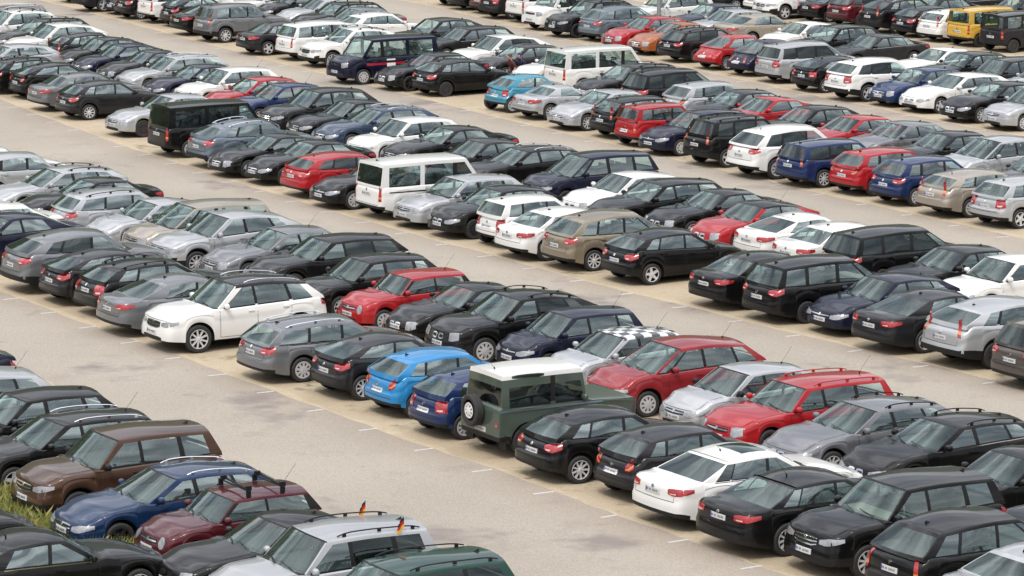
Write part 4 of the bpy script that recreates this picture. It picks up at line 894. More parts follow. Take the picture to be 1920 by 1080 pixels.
 ('estate', 'grey', 7.69, 78.06, 3.670, 'grey estate car, showing its front, between red estate and black estate', {'grille': 'twin', 'rail': 'black', 'v': 'b', 'rim': 'multi'}),
 ('estate', 'black', 9.26, 76.39, 3.674, 'black estate car, showing its front, between grey estate and black saloon', {'grille': 'twin', 'rail': 'black', 'v': 'b', 'rim': 'cap'}),
 ('sedan', 'black', 10.37, 73.13, 3.694, 'black saloon, showing its front, between black estate and black saloon', {'v': 'b', 'grille': 'wide', 'lamps': 'block', 'rim': 'cap', 'darkrim': True}),
 ('sedan', 'black', 11.47, 70.33, 3.688, 'black saloon, showing its front, at the right end of its row beside black saloon', {'grille': 'twin', 'v': 'c', 'lamps': 'block', 'rim': 'five'}),
 ('sedan', 'white', -15.62, 107.07, 3.694, 'white saloon, showing its front, at the left end of its row beside navy saloon', {'grille': 'slim', 'rim': 'multi'}),
 ('sedan', 'navy', -14.72, 104.99, 3.677, 'navy saloon, showing its front, between white saloon and grey SUV', {'v': 'b', 'grille': 'twin', 'lamps': 'block', 'rim': 'cap', 'darkrim': True}),
 ('suv', 'grey', -11.95, 101.00, 0.527, 'grey SUV, showing its rear, between navy saloon and dark grey hatchback', {'tails': 'side', 'v': 'c', 'rim': 'cap', 'norail': True, 'tint': True, 'clear': '0'}),
 ('hatch', 'darkgrey', -10.88, 99.05, 0.533, 'dark grey hatchback, showing its rear, between grey SUV and black estate', {'v': 'b', 'tails': 'side', 'rim': 'five'}),
 ('estate', 'black', -9.46, 97.33, 0.552, 'black estate car, showing its rear, between dark grey hatchback and grey saloon', {'rail': 'black', 'v': 'b', 'tails': 'block', 'rim': 'cap', 'darkrim': True}),
 ('sedan', 'grey', -8.45, 94.66, 0.532, 'grey saloon, showing its rear, between black estate and white SUV', {'v': 'b', 'rim': 'five'}),
 ('suvl', 'white', -7.13, 92.47, 3.677, 'white large SUV with white roof rails, showing its front, between grey saloon and grey estate', {'roof': 'darkgrey', 'rim': 'multi'}),
 ('estate', 'grey', -4.41, 88.57, 0.538, 'grey estate car with silver roof rails, between white SUV and dark grey hatchback', {'tails': 'side', 'rail': 'chrome', 'rim': 'cap'}),
 ('hatch', 'darkgrey', -2.79, 86.40, 0.538, 'dark grey hatchback, showing its rear, between grey estate and bright blue hatchback', {'rim': 'multi', 'tails': 'side', 'v': 'b'}),
 ('small', 'brightblue', -1.52, 84.23, 0.537, 'bright blue small hatchback, showing its rear, between dark grey hatchback and blue hatchback', {'tails': 'high', 'rim': 'five'}),
 ('small', 'blue', -0.42, 81.96, 0.557, 'blue small hatchback, showing its rear, between bright blue hatchback and green off-roader', {'tails': 'block', 'rim': 'cap'}),
 ('offroader', 'green', 0.82, 80.04, 0.528, 'green square off-roader with white roof and spare wheel, between blue hatchback and black hatchback', {'roof': 'white', 'rim': 'cap', 'tint': True, 'clear': ''}),
 ('hatch', 'black', 2.20, 77.61, 0.522, 'black hatchback, showing its rear, between green off-roader and dark grey hatchback', {'rim': 'multi', 'tails': 'side'}),
 ('small', 'darkgrey', 3.70, 75.72, 0.558, 'dark grey small hatchback, showing its rear, between black hatchback and white saloon', {'tails': 'high', 'rim': 'five'}),
 ('limo', 'white', 4.94, 73.64, 0.555, 'white large saloon, showing its rear, between dark grey hatchback and black saloon', {'tint': True, 'rim': 'five', 'roofpanel': True, 'whip': True}),
 ('limo', 'black', 6.13, 71.38, 0.560, 'black large saloon, showing its rear, between white saloon and black SUV', {'rim': 'multi', 'whip': True}),
 ('suv', 'black', 7.51, 69.52, 3.680, 'black SUV, showing its front, between black saloon and black people carrier', {'light': True, 'norail': True, 'grille': 'wide', 'v': 'b', 'rim': 'multi'}),
 ('mpv', 'black', 8.88, 67.24, 0.558, 'black people carrier, showing its rear, between black SUV and silver saloon', {'tails': 'tall', 'rim': 'five'}),
 ('sedan', 'silver', 10.04, 65.33, 0.557, 'silver saloon, showing its rear, at the right end of its row beside black people carrier', {'v': 'c', 'rim': 'multi'}),
 ('hatch', 'navy', -13.76, 84.87, 3.672, 'navy hatchback, showing its front, at the left end of its row beside silver SUV', {'v': 'b', 'grille': 'slim', 'rim': 'five'}),
 ('suv', 'silver', -12.39, 80.40, 3.692, 'silver SUV, showing its front, between navy hatchback and black hatchback', {'norail': True, 'whip': True, 'grille': 'twin', 'rim': 'multi'}),
 ('hatch', 'black', -10.71, 78.79, 3.695, 'black hatchback, showing its front, between silver SUV and black estate', {'v': 'c', 'grille': 'slim', 'lamps': 'block', 'rim': 'cap'}),
 ('estate', 'black', -9.67, 76.61, 3.689, 'black estate car, showing its front, between black hatchback and brown SUV', {'rail': 'chrome', 'grille': 'wide', 'lamps': 'block', 'rim': 'five', 'whip': True}),
 ('suv', 'brown', -8.16, 73.97, 3.683, 'brown SUV, showing its front, between black estate and deep blue estate', {'norail': True, 'rail': 'black', 'mirror': 'trim', 'grille': 'wide', 'v': 'b', 'rim': 'cap'}),
 ('estate', 'blue3', -6.88, 71.56, 3.674, 'deep blue estate car, showing its front, between brown SUV and maroon hatchback', {'grille': 'wide', 'rail': 'chrome', 'lamps': 'slant', 'tint': False, 'v': 'b', 'rim': 'five', 'darkrim': True}),
 ('shorthatch', 'maroon', -5.55, 69.83, 3.676, 'maroon three-door hatchback with black roof carriers, between deep blue estate and black saloon', {'bars': True, 'rim': 'five'}),
 ('sedan', 'black', -4.41, 67.55, 3.672, 'black saloon, showing its front, between maroon hatchback and silver SUV', {'grille': 'twin', 'v': 'b', 'lamps': 'block', 'rim': 'five'}),
 ('suv', 'silver', -3.45, 65.28, 3.666, 'silver SUV with two small flags, showing its front, between black saloon and bottle green estate', {'rail': 'black', 'tint': True, 'clear': '0', 'flags': True, 'v': 'b', 'grille': 'wide', 'lamps': 'block', 'rim': 'multi', 'darkrim': True}),
 ('estate', 'green2', -2.11, 63.68, 3.686, 'bottle green estate car, at the right end of its row beside silver SUV', {'rail': 'black', 'tint': True, 'clear': '0', 'v': 'c', 'grille': 'wide', 'rim': 'multi'}),
 ('hatch', 'black', -11.31, 69.28, 0.533, 'black hatchback, showing its rear, at the left end of its row beside black saloon', {'tails': 'side', 'rim': 'five'}),
 ('sedan', 'black', -8.78, 66.35, 0.553, 'black saloon, showing its rear, at the right end of its row beside black hatchback', {'v': 'b', 'rim': 'five', 'whip': True}),
]
AISLES = [
 ([(-27.44, 114.17), (-24.19, 108.76), (-20.94, 103.36), (-17.69, 97.95), (-14.45, 92.54), (-11.2, 87.13), (-8.8, 81.22), (-6.02, 75.53), (-2.82, 70.09), (0.73, 64.86), (3.97, 59.46), (7.22, 54.05), (10.47, 48.64), (13.72, 43.24)],
  [(-24.03, 116.22), (-20.78, 110.81), (-17.53, 105.4), (-14.26, 100.01), (-10.98, 94.63), (-7.68, 89.25), (-4.37, 83.88), (-1.04, 78.52), (2.3, 73.17), (5.65, 67.82), (8.98, 62.46), (12.23, 57.06), (15.47, 51.65), (18.72, 46.24)]),
 ([(-35.23, 153.82), (-31.07, 146.89), (-26.91, 139.97), (-22.75, 133.05), (-18.6, 126.12), (-14.39, 119.22), (-10.09, 112.39), (-5.84, 105.52), (-1.63, 98.63), (2.53, 91.7), (6.65, 84.75), (10.71, 77.77), (14.76, 70.78), (18.92, 63.85)],
  [(-27.78, 158.29), (-23.62, 151.37), (-20.31, 143.94), (-16.97, 136.52), (-13.44, 129.22), (-9.74, 122.02), (-5.85, 114.93), (-1.78, 107.95), (2.46, 101.08), (6.89, 94.32), (11.5, 87.67), (15.76, 80.8), (19.91, 73.88), (24.07, 66.95)]),
 ([(-31.39, 185.28), (-26.84, 177.7), (-22.29, 170.12), (-18.34, 162.17), (-14.46, 154.18), (-10.51, 146.24), (-6.47, 138.34), (-2.36, 130.49), (1.84, 122.69), (6.11, 114.94), (10.47, 107.24), (14.9, 99.58), (19.45, 91.99), (24.0, 84.41)],
  [(-25.79, 188.65), (-21.55, 180.88), (-17.77, 172.83), (-13.92, 164.82), (-10.01, 156.85), (-6.02, 148.93), (-1.97, 141.04), (2.16, 133.2), (6.35, 125.4), (10.61, 117.64), (14.97, 109.94), (19.53, 102.36), (24.08, 94.78), (28.64, 87.19)]),
 ([(-23.44, 201.73), (-19.08, 194.47), (-14.73, 187.22), (-10.37, 179.97), (-6.53, 172.4), (-2.88, 164.72), (0.8, 157.06), (4.51, 149.42), (8.25, 141.8), (12.02, 134.19), (15.81, 126.6), (19.64, 119.03), (23.99, 111.77), (28.35, 104.52)],
  [(-17.55, 205.27), (-13.19, 198.01), (-8.84, 190.76), (-4.48, 183.51), (-1.25, 175.57), (1.94, 167.62), (5.29, 159.76), (8.81, 152.0), (12.49, 144.34), (16.33, 136.78), (20.56, 129.45), (24.92, 122.2), (29.27, 114.94), (33.63, 107.69)]),
 ([(-9.39, 204.33), (-6.03, 198.73), (-2.66, 193.12), (0.71, 187.52), (4.07, 181.91), (7.44, 176.31), (10.68, 170.63), (13.65, 164.78), (16.52, 158.88), (19.31, 152.93), (22.02, 146.93), (25.11, 141.15), (28.47, 135.55), (31.84, 129.94)],
  [(-6.32, 206.18), (-2.95, 200.57), (0.41, 194.97), (3.78, 189.36), (7.15, 183.76), (10.62, 178.22), (14.24, 172.77), (17.6, 167.16), (20.7, 161.39), (24.05, 155.77), (27.42, 150.17), (30.78, 144.56), (34.15, 138.96), (37.52, 133.35)]),
]
TICKS = [
 (-17.65, 105.14), (-16.36, 103.00), (-15.06, 100.86), (-13.76, 98.73), (-12.46, 96.59), (-11.16, 94.46), (-9.85, 92.33), (-8.54, 90.20), (-7.23, 88.07), (-5.92, 85.94), (-4.61, 83.81), (-3.29, 81.69), (-1.97, 79.56), (-0.65, 77.44), (0.67, 75.32), (2.00, 73.20), (3.32, 71.08), (4.65, 68.96), (5.98, 66.84), (7.32, 64.73), (8.65, 62.61), (9.99, 60.50),
 (-24.35, 152.99), (-23.40, 150.65), (-22.43, 148.31), (-21.45, 145.98), (-20.45, 143.67), (-19.44, 141.36), (-18.40, 139.07), (-17.35, 136.78), (-16.28, 134.51), (-15.20, 132.24), (-14.09, 129.99), (-12.97, 127.75), (-11.83, 125.51), (-10.68, 123.29), (-9.51, 121.08), (-8.32, 118.88), (-7.11, 116.69), (-5.88, 114.51), (-4.64, 112.34), (-3.38, 110.18), (-2.11, 108.03), (-0.81, 105.89), (0.50, 103.76), (1.83, 101.64), (3.17, 99.53), (4.54, 97.43), (5.92, 95.35), (7.31, 93.27), (8.73, 91.20), (10.16, 89.15), (11.61, 87.10), (13.08, 85.07), (14.56, 83.04), (16.07, 81.03),
 (-22.82, 183.07), (-21.77, 180.79), (-20.71, 178.51), (-19.64, 176.23), (-18.57, 173.96), (-17.49, 171.69), (-16.41, 169.43), (-15.32, 167.16), (-14.23, 164.90), (-13.13, 162.65), (-12.03, 160.39), (-10.92, 158.15), (-9.80, 155.90), (-8.68, 153.66), (-7.55, 151.42), (-6.42, 149.18), (-5.28, 146.95), (-4.14, 144.72), (-2.99, 142.49), (-1.83, 140.27), (-0.67, 138.05), (0.49, 135.83), (1.66, 133.62), (2.84, 131.41), (4.02, 129.20), (5.21, 127.00), (6.40, 124.80), (7.60, 122.61), (8.80, 120.41), (10.01, 118.22), (11.23, 116.04), (12.45, 113.85), (13.68, 111.67), (14.91, 109.50), (16.14, 107.32), (17.39, 105.15),
 (-4.16, 182.62), (-3.27, 180.23), (-2.38, 177.85), (-1.47, 175.48), (-0.54, 173.12), (0.39, 170.77), (1.35, 168.43), (2.32, 166.09), (3.30, 163.77), (4.29, 161.45), (5.30, 159.14), (6.33, 156.84), (7.37, 154.55), (8.42, 152.26), (9.49, 149.99), (10.57, 147.72), (11.67, 145.46), (12.78, 143.22), (13.91, 140.98), (15.05, 138.74), (16.20, 136.52), (17.37, 134.31), (18.55, 132.10), (19.75, 129.90), (20.96, 127.72), (22.19, 125.54),
 (9.62, 179.23), (11.05, 177.17), (12.45, 175.10), (13.81, 173.00), (15.14, 170.88), (16.42, 168.73), (17.66, 166.56), (18.87, 164.37), (20.04, 162.16), (21.17, 159.92), (22.26, 157.66), (23.32, 155.38), (24.33, 153.07), (25.31, 150.74),
]

# ------------------------------------------------------------------ place the cars
def checker():
    m, nt, b = newmat('chequered_roof_paint'); N = nt.nodes; K = nt.links
    tc = N.new('ShaderNodeTexCoord'); ck = N.new('ShaderNodeTexChecker'); ck.inputs['Scale'].default_value = 4.2
    ck.inputs['Color1'].default_value = (.62, .63, .63, 1); ck.inputs['Color2'].default_value = (.03, .03, .03, 1)
    mp = N.new('ShaderNodeMapping'); mp.inputs['Scale'].default_value = (1, 1, 0); mp.inputs['Location'].default_value = (.03, .02, .3)
    K.new(tc.outputs['Object'], mp.inputs[0]); K.new(mp.outputs[0], ck.inputs['Vector']); K.new(ck.outputs['Color'], b.inputs['Base Color'])
    b.inputs['Coat Weight'].default_value = 1.; b.inputs['Roughness'].default_value = .35
    return m
CHECK = checker()
RED_STRIPE = simple('red_stripe_film', (.35, .015, .03), .4); WHITE_FILM = simple('white_film', (.7, .7, .7), .4)
FLAGM = [simple('flag_black', (.015, .015, .015), .8), simple('flag_red', (.5, .02, .02), .8), simple('flag_gold', (.75, .42, .03), .8)]

def side_patch(B, d0, d1, z0, z1, sgn, mat, name, off=.005, n=16):
    o = MB(); rows = []
    for i in range(n+1):
        d = lerp(d0, d1, i/n); col = []
        for j in range(3):
            p = B.onside(d, lerp(z0, z1, j/2), sgn, off)
            if p is not None: col.append(p)
        if len(col) == 3: rows.append(col)
    o.grid(rows, 0)
    return o.mesh(name, [mat])

for (k, colour, x, y, rz, label, opt) in CARS:
    root = place(k, colour, x, y, rz, label, opt)
    key = pkey(k, opt); B = BK[key]; P = B.P; L, W, H = P['L'], P['W'], P['H']
    if opt.get('rail') == 'red':
        for o in root.children:
            if o.name.startswith('roof_rail'): setmat(o, 0, MAT['red'])
    if opt.get('stripe'):
        for s in (1, -1):
            link('side_stripe', side_patch(B, 1.0, L-.3, .80, .90, s, RED_STRIPE, 'stripe'), root)
            link('side_emblem', side_patch(B, 1.95, 2.35, .66, 1.04, s, WHITE_FILM, 'emblem', .009, 4), root)
    if opt.get('moulding'):
        for s in (1, -1): link('sliding_rail', side_patch(B, 2.65, L-.35, .925, .965, s, TRIM, 'door_rail', .008), root)
    if opt.get('roofpanel'):
        o = MB(); rows = []
        for i in range(5):
            d = lerp(B.r0+.12, B.r0+.75, i/4); ye = B.yroof(d)*.62
            rows.append([Vector((L/2-d, ye*j, B.zroof(d)+P['crown']*(1-abs(j*.62)**2.3)*.97+.006)) for j in (-1, -.5, 0, .5, 1)])
        o.grid(rows, 0); link('sunroof', o.mesh('sunroof', [DGLASS]), root)
    if opt.get('bars'):
        for d in (B.r0+.30, B.r0+1.05):
            o = MB(); ye = B.yroof(d)*.92; z = B.zroof(d)+P['crown']+.09
            o.tube([(L/2-d, -ye, z), (L/2-d, ye, z)], .016, 6); o.tube([(L/2-d-.08, -ye*.9, z+.03), (L/2-d+.0, ye*.9, z+.03)], .022, 6)
            for s in (1, -1): o.box((L/2-d, s*ye, z-.05), (.09, .05, .14)); o.box((L/2-d-.03, s*ye*.9, z+.05), (.12, .06, .09))
            link('roof_carrier', o.mesh('roof_carrier', [TRIM], recalc=True), root)
    if opt.get('flags'):
        for s in (1, -1):
            d = B.r0+1.55; yy = s*(B.yroof(d)+.02); z = B.zroof(d)-.05
            o = MB(); o.tube([(L/2-d, yy, z-.02), (L/2-d-.01, yy+s*.03, z+.36)], .006, 5)
            st = link('flag_stick', o.mesh('flag_stick', [WHITE_FILM]), root)
            o = MB(); rows = []
            for i in range(9):                                   # hangs in folds from the stick
                t = i/8; col = []
                for j in range(4):
                    v = j/3; fold = .03*sin(t*9+j*.8)*t
                    col.append((L/2-d-.01+.17*t*(.75+.1*v), yy+s*.03+fold, z+.36-.23*v-.16*t*(1-.1*v)))
                rows.append(col)
            o.grid(rows, lambda a, b: b)
            f = o.mesh('flag_cloth', FLAGM); link('flag', f, st)
    if k == 'offroader':
        o, t = WHEELS['cap'][1], WHEELS['cap'][0]
        w = link('spare_wheel', t, root); w.location = (-L/2-.12, -.05 if False else .12, 1.02); w.scale = (.37, .33, .37); w.rotation_euler = (0, .4, pi/2)
        w.rotation_euler = (0, 0, pi/2)
        rm = link('spare_wheel_rim', o, w); rm.scale = (.72, 1.06, .72); setmat(rm, 0, MAT['white']); setmat(rm, 1, TRIM)
        for s in (1, -1):
            o = MB(); o.box((-L/2+.16, s*(W/2-.16), .40), (.02, .30, .36)); link('mud_flap', o.mesh('mud_flap', [TRIM], smooth=False), root)
            p = []
            for d0, d1 in ((2.3, 3.1),):
                o = MB(); rows = []
                for i in range(13):
                    a = 2*pi*i/12
                    dd_ = 2.72+.40*max(-1, min(1, cos(a)*1.25)); zz = 1.875+.05*sin(a)
                    q = B.onside(dd_, zz, s, .006)
                    if q is not None: rows.append(q)
                if len(rows) > 8:
                    o.face(rows[:-1]); link('alpine_window', o.mesh('alpine_window', [DGLASS], smooth=False), root)
            link('side_moulding', side_patch(B, .9, L-.05, 1.10, 1.14, s, MAT['greyblue'], 'capping', .008), root)
for r in list(PROTO.values()):                                     # the patterns the cars were copied from
    for c in list(r.children_recursive): bpy.data.objects.remove(c)
    bpy.data.objects.remove(r)

# ------------------------------------------------------------------ ground
def ground_mat(name, c0, c1, c2, rough=.9, fine=60., big=.25, patch=None, bump=.25):
    m, nt, b = newmat(name); N = nt.nodes; K = nt.links
    tc = N.new('ShaderNodeTexCoord')
    def noise(s, det=4, r=.55):
        n = N.new('ShaderNodeTexNoise'); n.inputs['Scale'].default_value = s; n.inputs['Detail'].default_value = det; n.inputs['Roughness'].default_value = r
        K.new(tc.outputs['Object'], n.inputs['Vector']); return n
    def ramp(sock, a, b_):
        r = N.new('ShaderNodeMapRange'); r.inputs['From Min'].default_value = a; r.inputs['From Max'].default_value = b_; K.new(sock, r.inputs['Value']); return r.outputs[0]
    def mix(fac, a, b_):
        x = N.new('ShaderNodeMix'); x.data_type = 'RGBA'
        K.new(fac, x.inputs[0])
        for i, v in ((6, a), (7, b_)):
            if isinstance(v, tuple): x.inputs[i].default_value = (*v, 1)
            else: K.new(v, x.inputs[i])
        return x.outputs[2]
    n1 = noise(big, 5, .6); n2 = noise(fine, 3); n3 = noise(big*5, 6, .65)
    col = mix(ramp(n1.outputs['Fac'], .35, .68), c0, c1)
    col = mix(ramp(n3.outputs['Fac'], .55, .75), col, c2)
    dk = N.new('ShaderNodeMix'); dk.data_type = 'RGBA'; dk.blend_type = 'MULTIPLY'; dk.inputs[0].default_value = 1
    r = N.new('ShaderNodeMapRange'); r.inputs['From Min'].default_value = .3; r.inputs['From Max'].default_value = .7; r.inputs['To Min'].default_value = .79; r.inputs['To Max'].default_value = 1.20
    K.new(n2.outputs['Fac'], r.inputs['Value']); K.new(col, dk.inputs[6]); K.new(r.outputs[0], dk.inputs[7]); col = dk.outputs[2]
    if patch:
        n4 = noise(patch[1], 4, .7); col = mix(ramp(n4.outputs['Fac'], patch[2], patch[2]+.1), col, patch[0])
    n5 = noise(1.7, 2, .5); col = mix(ramp(n5.outputs['Fac'], .73, .79), col, tuple(c*.72 for c in c2))      # drips and small stains
    n6 = noise(7., 3, .7); dk2 = N.new('ShaderNodeMix'); dk2.data_type = 'RGBA'; dk2.blend_type = 'MULTIPLY'; dk2.inputs[0].default_value = 1
    r6 = N.new('ShaderNodeMapRange'); r6.inputs['From Min'].default_value = .3; r6.inputs['From Max'].default_value = .7; r6.inputs['To Min'].default_value = .94; r6.inputs['To Max'].default_value = 1.06
    K.new(n6.outputs['Fac'], r6.inputs['Value']); K.new(col, dk2.inputs[6]); K.new(r6.outputs[0], dk2.inputs[7]); col = dk2.outputs[2]
    K.new(col, b.inputs['Base Color']); b.inputs['Roughness'].default_value = rough; b.inputs['Specular IOR Level'].default_value = .3
    bp = N.new('ShaderNodeBump'); bp.inputs['Strength'].default_value = bump; bp.inputs['Distance'].default_value = .02
    K.new(n2.outputs['Fac'], bp.inputs['Height']); K.new(bp.outputs[0], b.inputs['Normal'])
    return m
SAND = ground_mat('sandy_gravel', (.345,.28,.192), (.41,.345,.245), (.235,.178,.108), fine=30., big=.3, patch=((.14,.115,.065), .55, .585))
ASPH = ground_mat('pale_asphalt', (.290,.262,.216), (.335,.304,.252), (.266,.236,.200), fine=24., big=.12, patch=((.205,.178,.162), .22, .58))
PALE = ground_mat('pale_grit', (.38,.31,.21), (.43,.36,.26), (.30,.225,.14), fine=30., big=1.6)
def edgewear():
    nt = ASPH.node_tree; N = nt.nodes; K = nt.links; b = N['Principled BSDF']; src = b.inputs['Base Color'].links[0].from_socket
    at = N.new('ShaderNodeAttribute'); at.attribute_name = 'edge'; mx = N.new('ShaderNodeMix'); mx.data_type = 'RGBA'; mx.blend_type = 'MULTIPLY'
    K.new(at.outputs['Fac'], mx.inputs[0]); K.new(src, mx.inputs[6]); mx.inputs[7].default_value = (.93, .885, .875, 1); K.new(mx.outputs[2], b.inputs['Base Color'])
edgewear()
def sheet(name, pts, z, mat, kind='structure'):
    me = bpy.data.meshes.new(name); me.from_pydata([(x, y, z) for x, y in pts], [], [list(range(len(pts)))]); me.materials.append(mat)
    o = link(name, me); o['kind'] = kind; return o
sheet('ground', [(-900, -300), (900, -300), (900, 1500), (-900, 1500)], 0, SAND)
for a, b in AISLES:
    mb = MB(); rnd = random.Random(len(a)+int(a[0][0]))
    n = 10
    def fine(e):
        out = []
        for p, q in zip(e, e[1:]):
            for t in range(n):
                v = Vector((lerp(p[0], q[0], t/n), lerp(p[1], q[1], t/n))); v += Vector((.857, .515))*(rnd.uniform(-.05, .05)+.05*sin(len(out)*.37)*sin(len(out)*.11)); out.append(v)
        return out
    A, Bq = fine(a), fine(b); cs = [0, .16, .5, .76, .84, 1]
    rows_ = [[(lerp(p.x, q.x, c), lerp(p.y, q.y, c), .004) for c in cs] for p, q in zip(A, Bq)]
    mb.grid(rows_, 0)
    me = mb.mesh('asphalt_aisle', [ASPH], smooth=False); at = me.attributes.new('edge', 'FLOAT', 'POINT')
    ev = dict(zip(cs, (.7, .25, 0, .15, .6, 1.))); tagv = {}
    for row in rows_:
        for c, p in zip(cs, row): tagv[mb.vert(p)] = ev[c]
    for i_ in range(len(me.vertices)): at.data[i_].value = tagv[i_]
    o = link('asphalt_aisle', me); o['kind'] = 'structure'
    mb = MB(); mb.grid([[(p.x-.02, p.y-.012, .003), (p.x+.857*w_, p.y+.515*w_, .003)] for p, w_ in ((q, .20+.09*sin(i_*.7)+rnd.uniform(-.09, .07)) for i_, q in enumerate(Bq))], 0)
    o = link('kerb_strip', mb.mesh('kerb_strip', [PALE], smooth=False)); o['kind'] = 'structure'
TICKM = ground_mat('worn_white_paint', (.46,.44,.41), (.52,.50,.47), (.34,.31,.28), fine=30., big=2.)
for i, (x, y) in enumerate(TICKS):
    rnd = random.Random(i); a = math.atan2(.515, .857)+rnd.uniform(-.06, .06); l = .24*rnd.uniform(.85, 1.1); w = .045
    c, s = cos(a), sin(a)
    o = sheet('bay_marking', [(x+c*u-s*v, y+s*u+c*v) for u, v in ((-l, -w), (l, -w), (l, w), (-l, w))], .008, TICKM)

# unseen wooded hill ring, added so car roofs reflect it instead of low sky
HILL = ground_mat('added_woodland', (.030,.042,.018), (.045,.058,.026), (.020,.030,.014), fine=.15, big=.02, bump=0)
mb = MB(); rows = []
for i in range(7):
    row = []
    for k in range(97):
        a = 2*pi*k/96; rr = 330+i*70; hh = (0, 30, 62, 88, 105, 112, 100)[i]*(.85+.22*sin(a*3+1)+.12*sin(a*7+.5)+.06*sin(a*17))*(.25+1.75*max(0, sin(a))**.7)
        if k == 96: row.append(row[0]); continue
        row.append((rr*cos(a), 120+rr*sin(a), hh-.5))
    rows.append(row)
mb.grid(rows, 0); o = link('added_hills', mb.mesh('added_hills', [HILL])); o['kind'] = 'structure'

# rough grass at the corner of the lot
GR = simple('grass_blades', (.18, .20, .045), .8, var=.5, scale=3); GR2 = simple('dry_grass_blades', (.36, .31, .11), .85, var=.4, scale=3)
def grass(region, n, seed, hmax):
    rnd = random.Random(seed); mb = MB(); v = []; f = []; mi = []
    while len(f) < n:
        u = rnd.random(); t = rnd.gauss(0, .42)
        if abs(t) > 1: continue
        p = region(u, t); h = hmax*rnd.uniform(.25, 1)*(1-.45*abs(t)); a = rnd.uniform(0, 6.28); w = rnd.uniform(.012, .03)
        b = Vector((cos(a), sin(a)))*w; lean = Vector((rnd.gauss(0, .35), rnd.gauss(0, .35)))*h
        i = len(v)
        v += [(p.x-b.x, p.y-b.y, 0), (p.x+b.x, p.y+b.y, 0), (p.x+lean.x*.4+b.x*.6, p.y+lean.y*.4+b.y*.6, h*.6), (p.x+lean.x, p.y+lean.y, h)]
        f += [(i, i+1, i+2), (i, i+2, i+3)]; m = 0 if rnd.random() < .72 else 1; mi += [m, m]
    me = bpy.data.meshes.new('grass'); me.from_pydata(v, [], f); me.materials.append(GR); me.materials.append(GR2)
    me.polygons.foreach_set('material_index', mi)
    o = link('grass', me); o['kind'] = 'stuff'; return o
E1 = (Vector((-15.39, 81.75)), Vector((-4.58, 63.74)))
grass(lambda u, t: E1[0].lerp(E1[1], u)+Vector((.857, .515))*t*1.8, 60000, 3, .5)

# ------------------------------------------------------------------ lamp post at the top of the lot
def lamp_post(x, y):
    root = empty('lamp_post'); root.location = (x, y, 0)
    root['label'] = 'grey steel lamp post standing in front of a white SUV at the top edge'; root['category'] = 'lamp post'
    o = MB(); o.tube([(0, 0, 0), (0, 0, 8)], [.10, .07], 16); link('pole', o.mesh('pole', [STEEL], recalc=True), root)
    o = MB(); o.tube([(0, 0, 0), (0, 0, .7)], .17, 16); link('base', o.mesh('base', [STEEL], recalc=True), root)
    o = MB(); o.tube([(0, 0, 7.9), (.4, -.5, 8.15), (.9, -1.1, 8.2)], .045, 8); arm = link('arm', o.mesh('arm', [STEEL]), root)
    o = MB(); o.box((1.1, -1.35, 8.18), (.32, .7, .14)); link('lamp_head', o.mesh('lamp_head', [STEEL], smooth=False), arm)

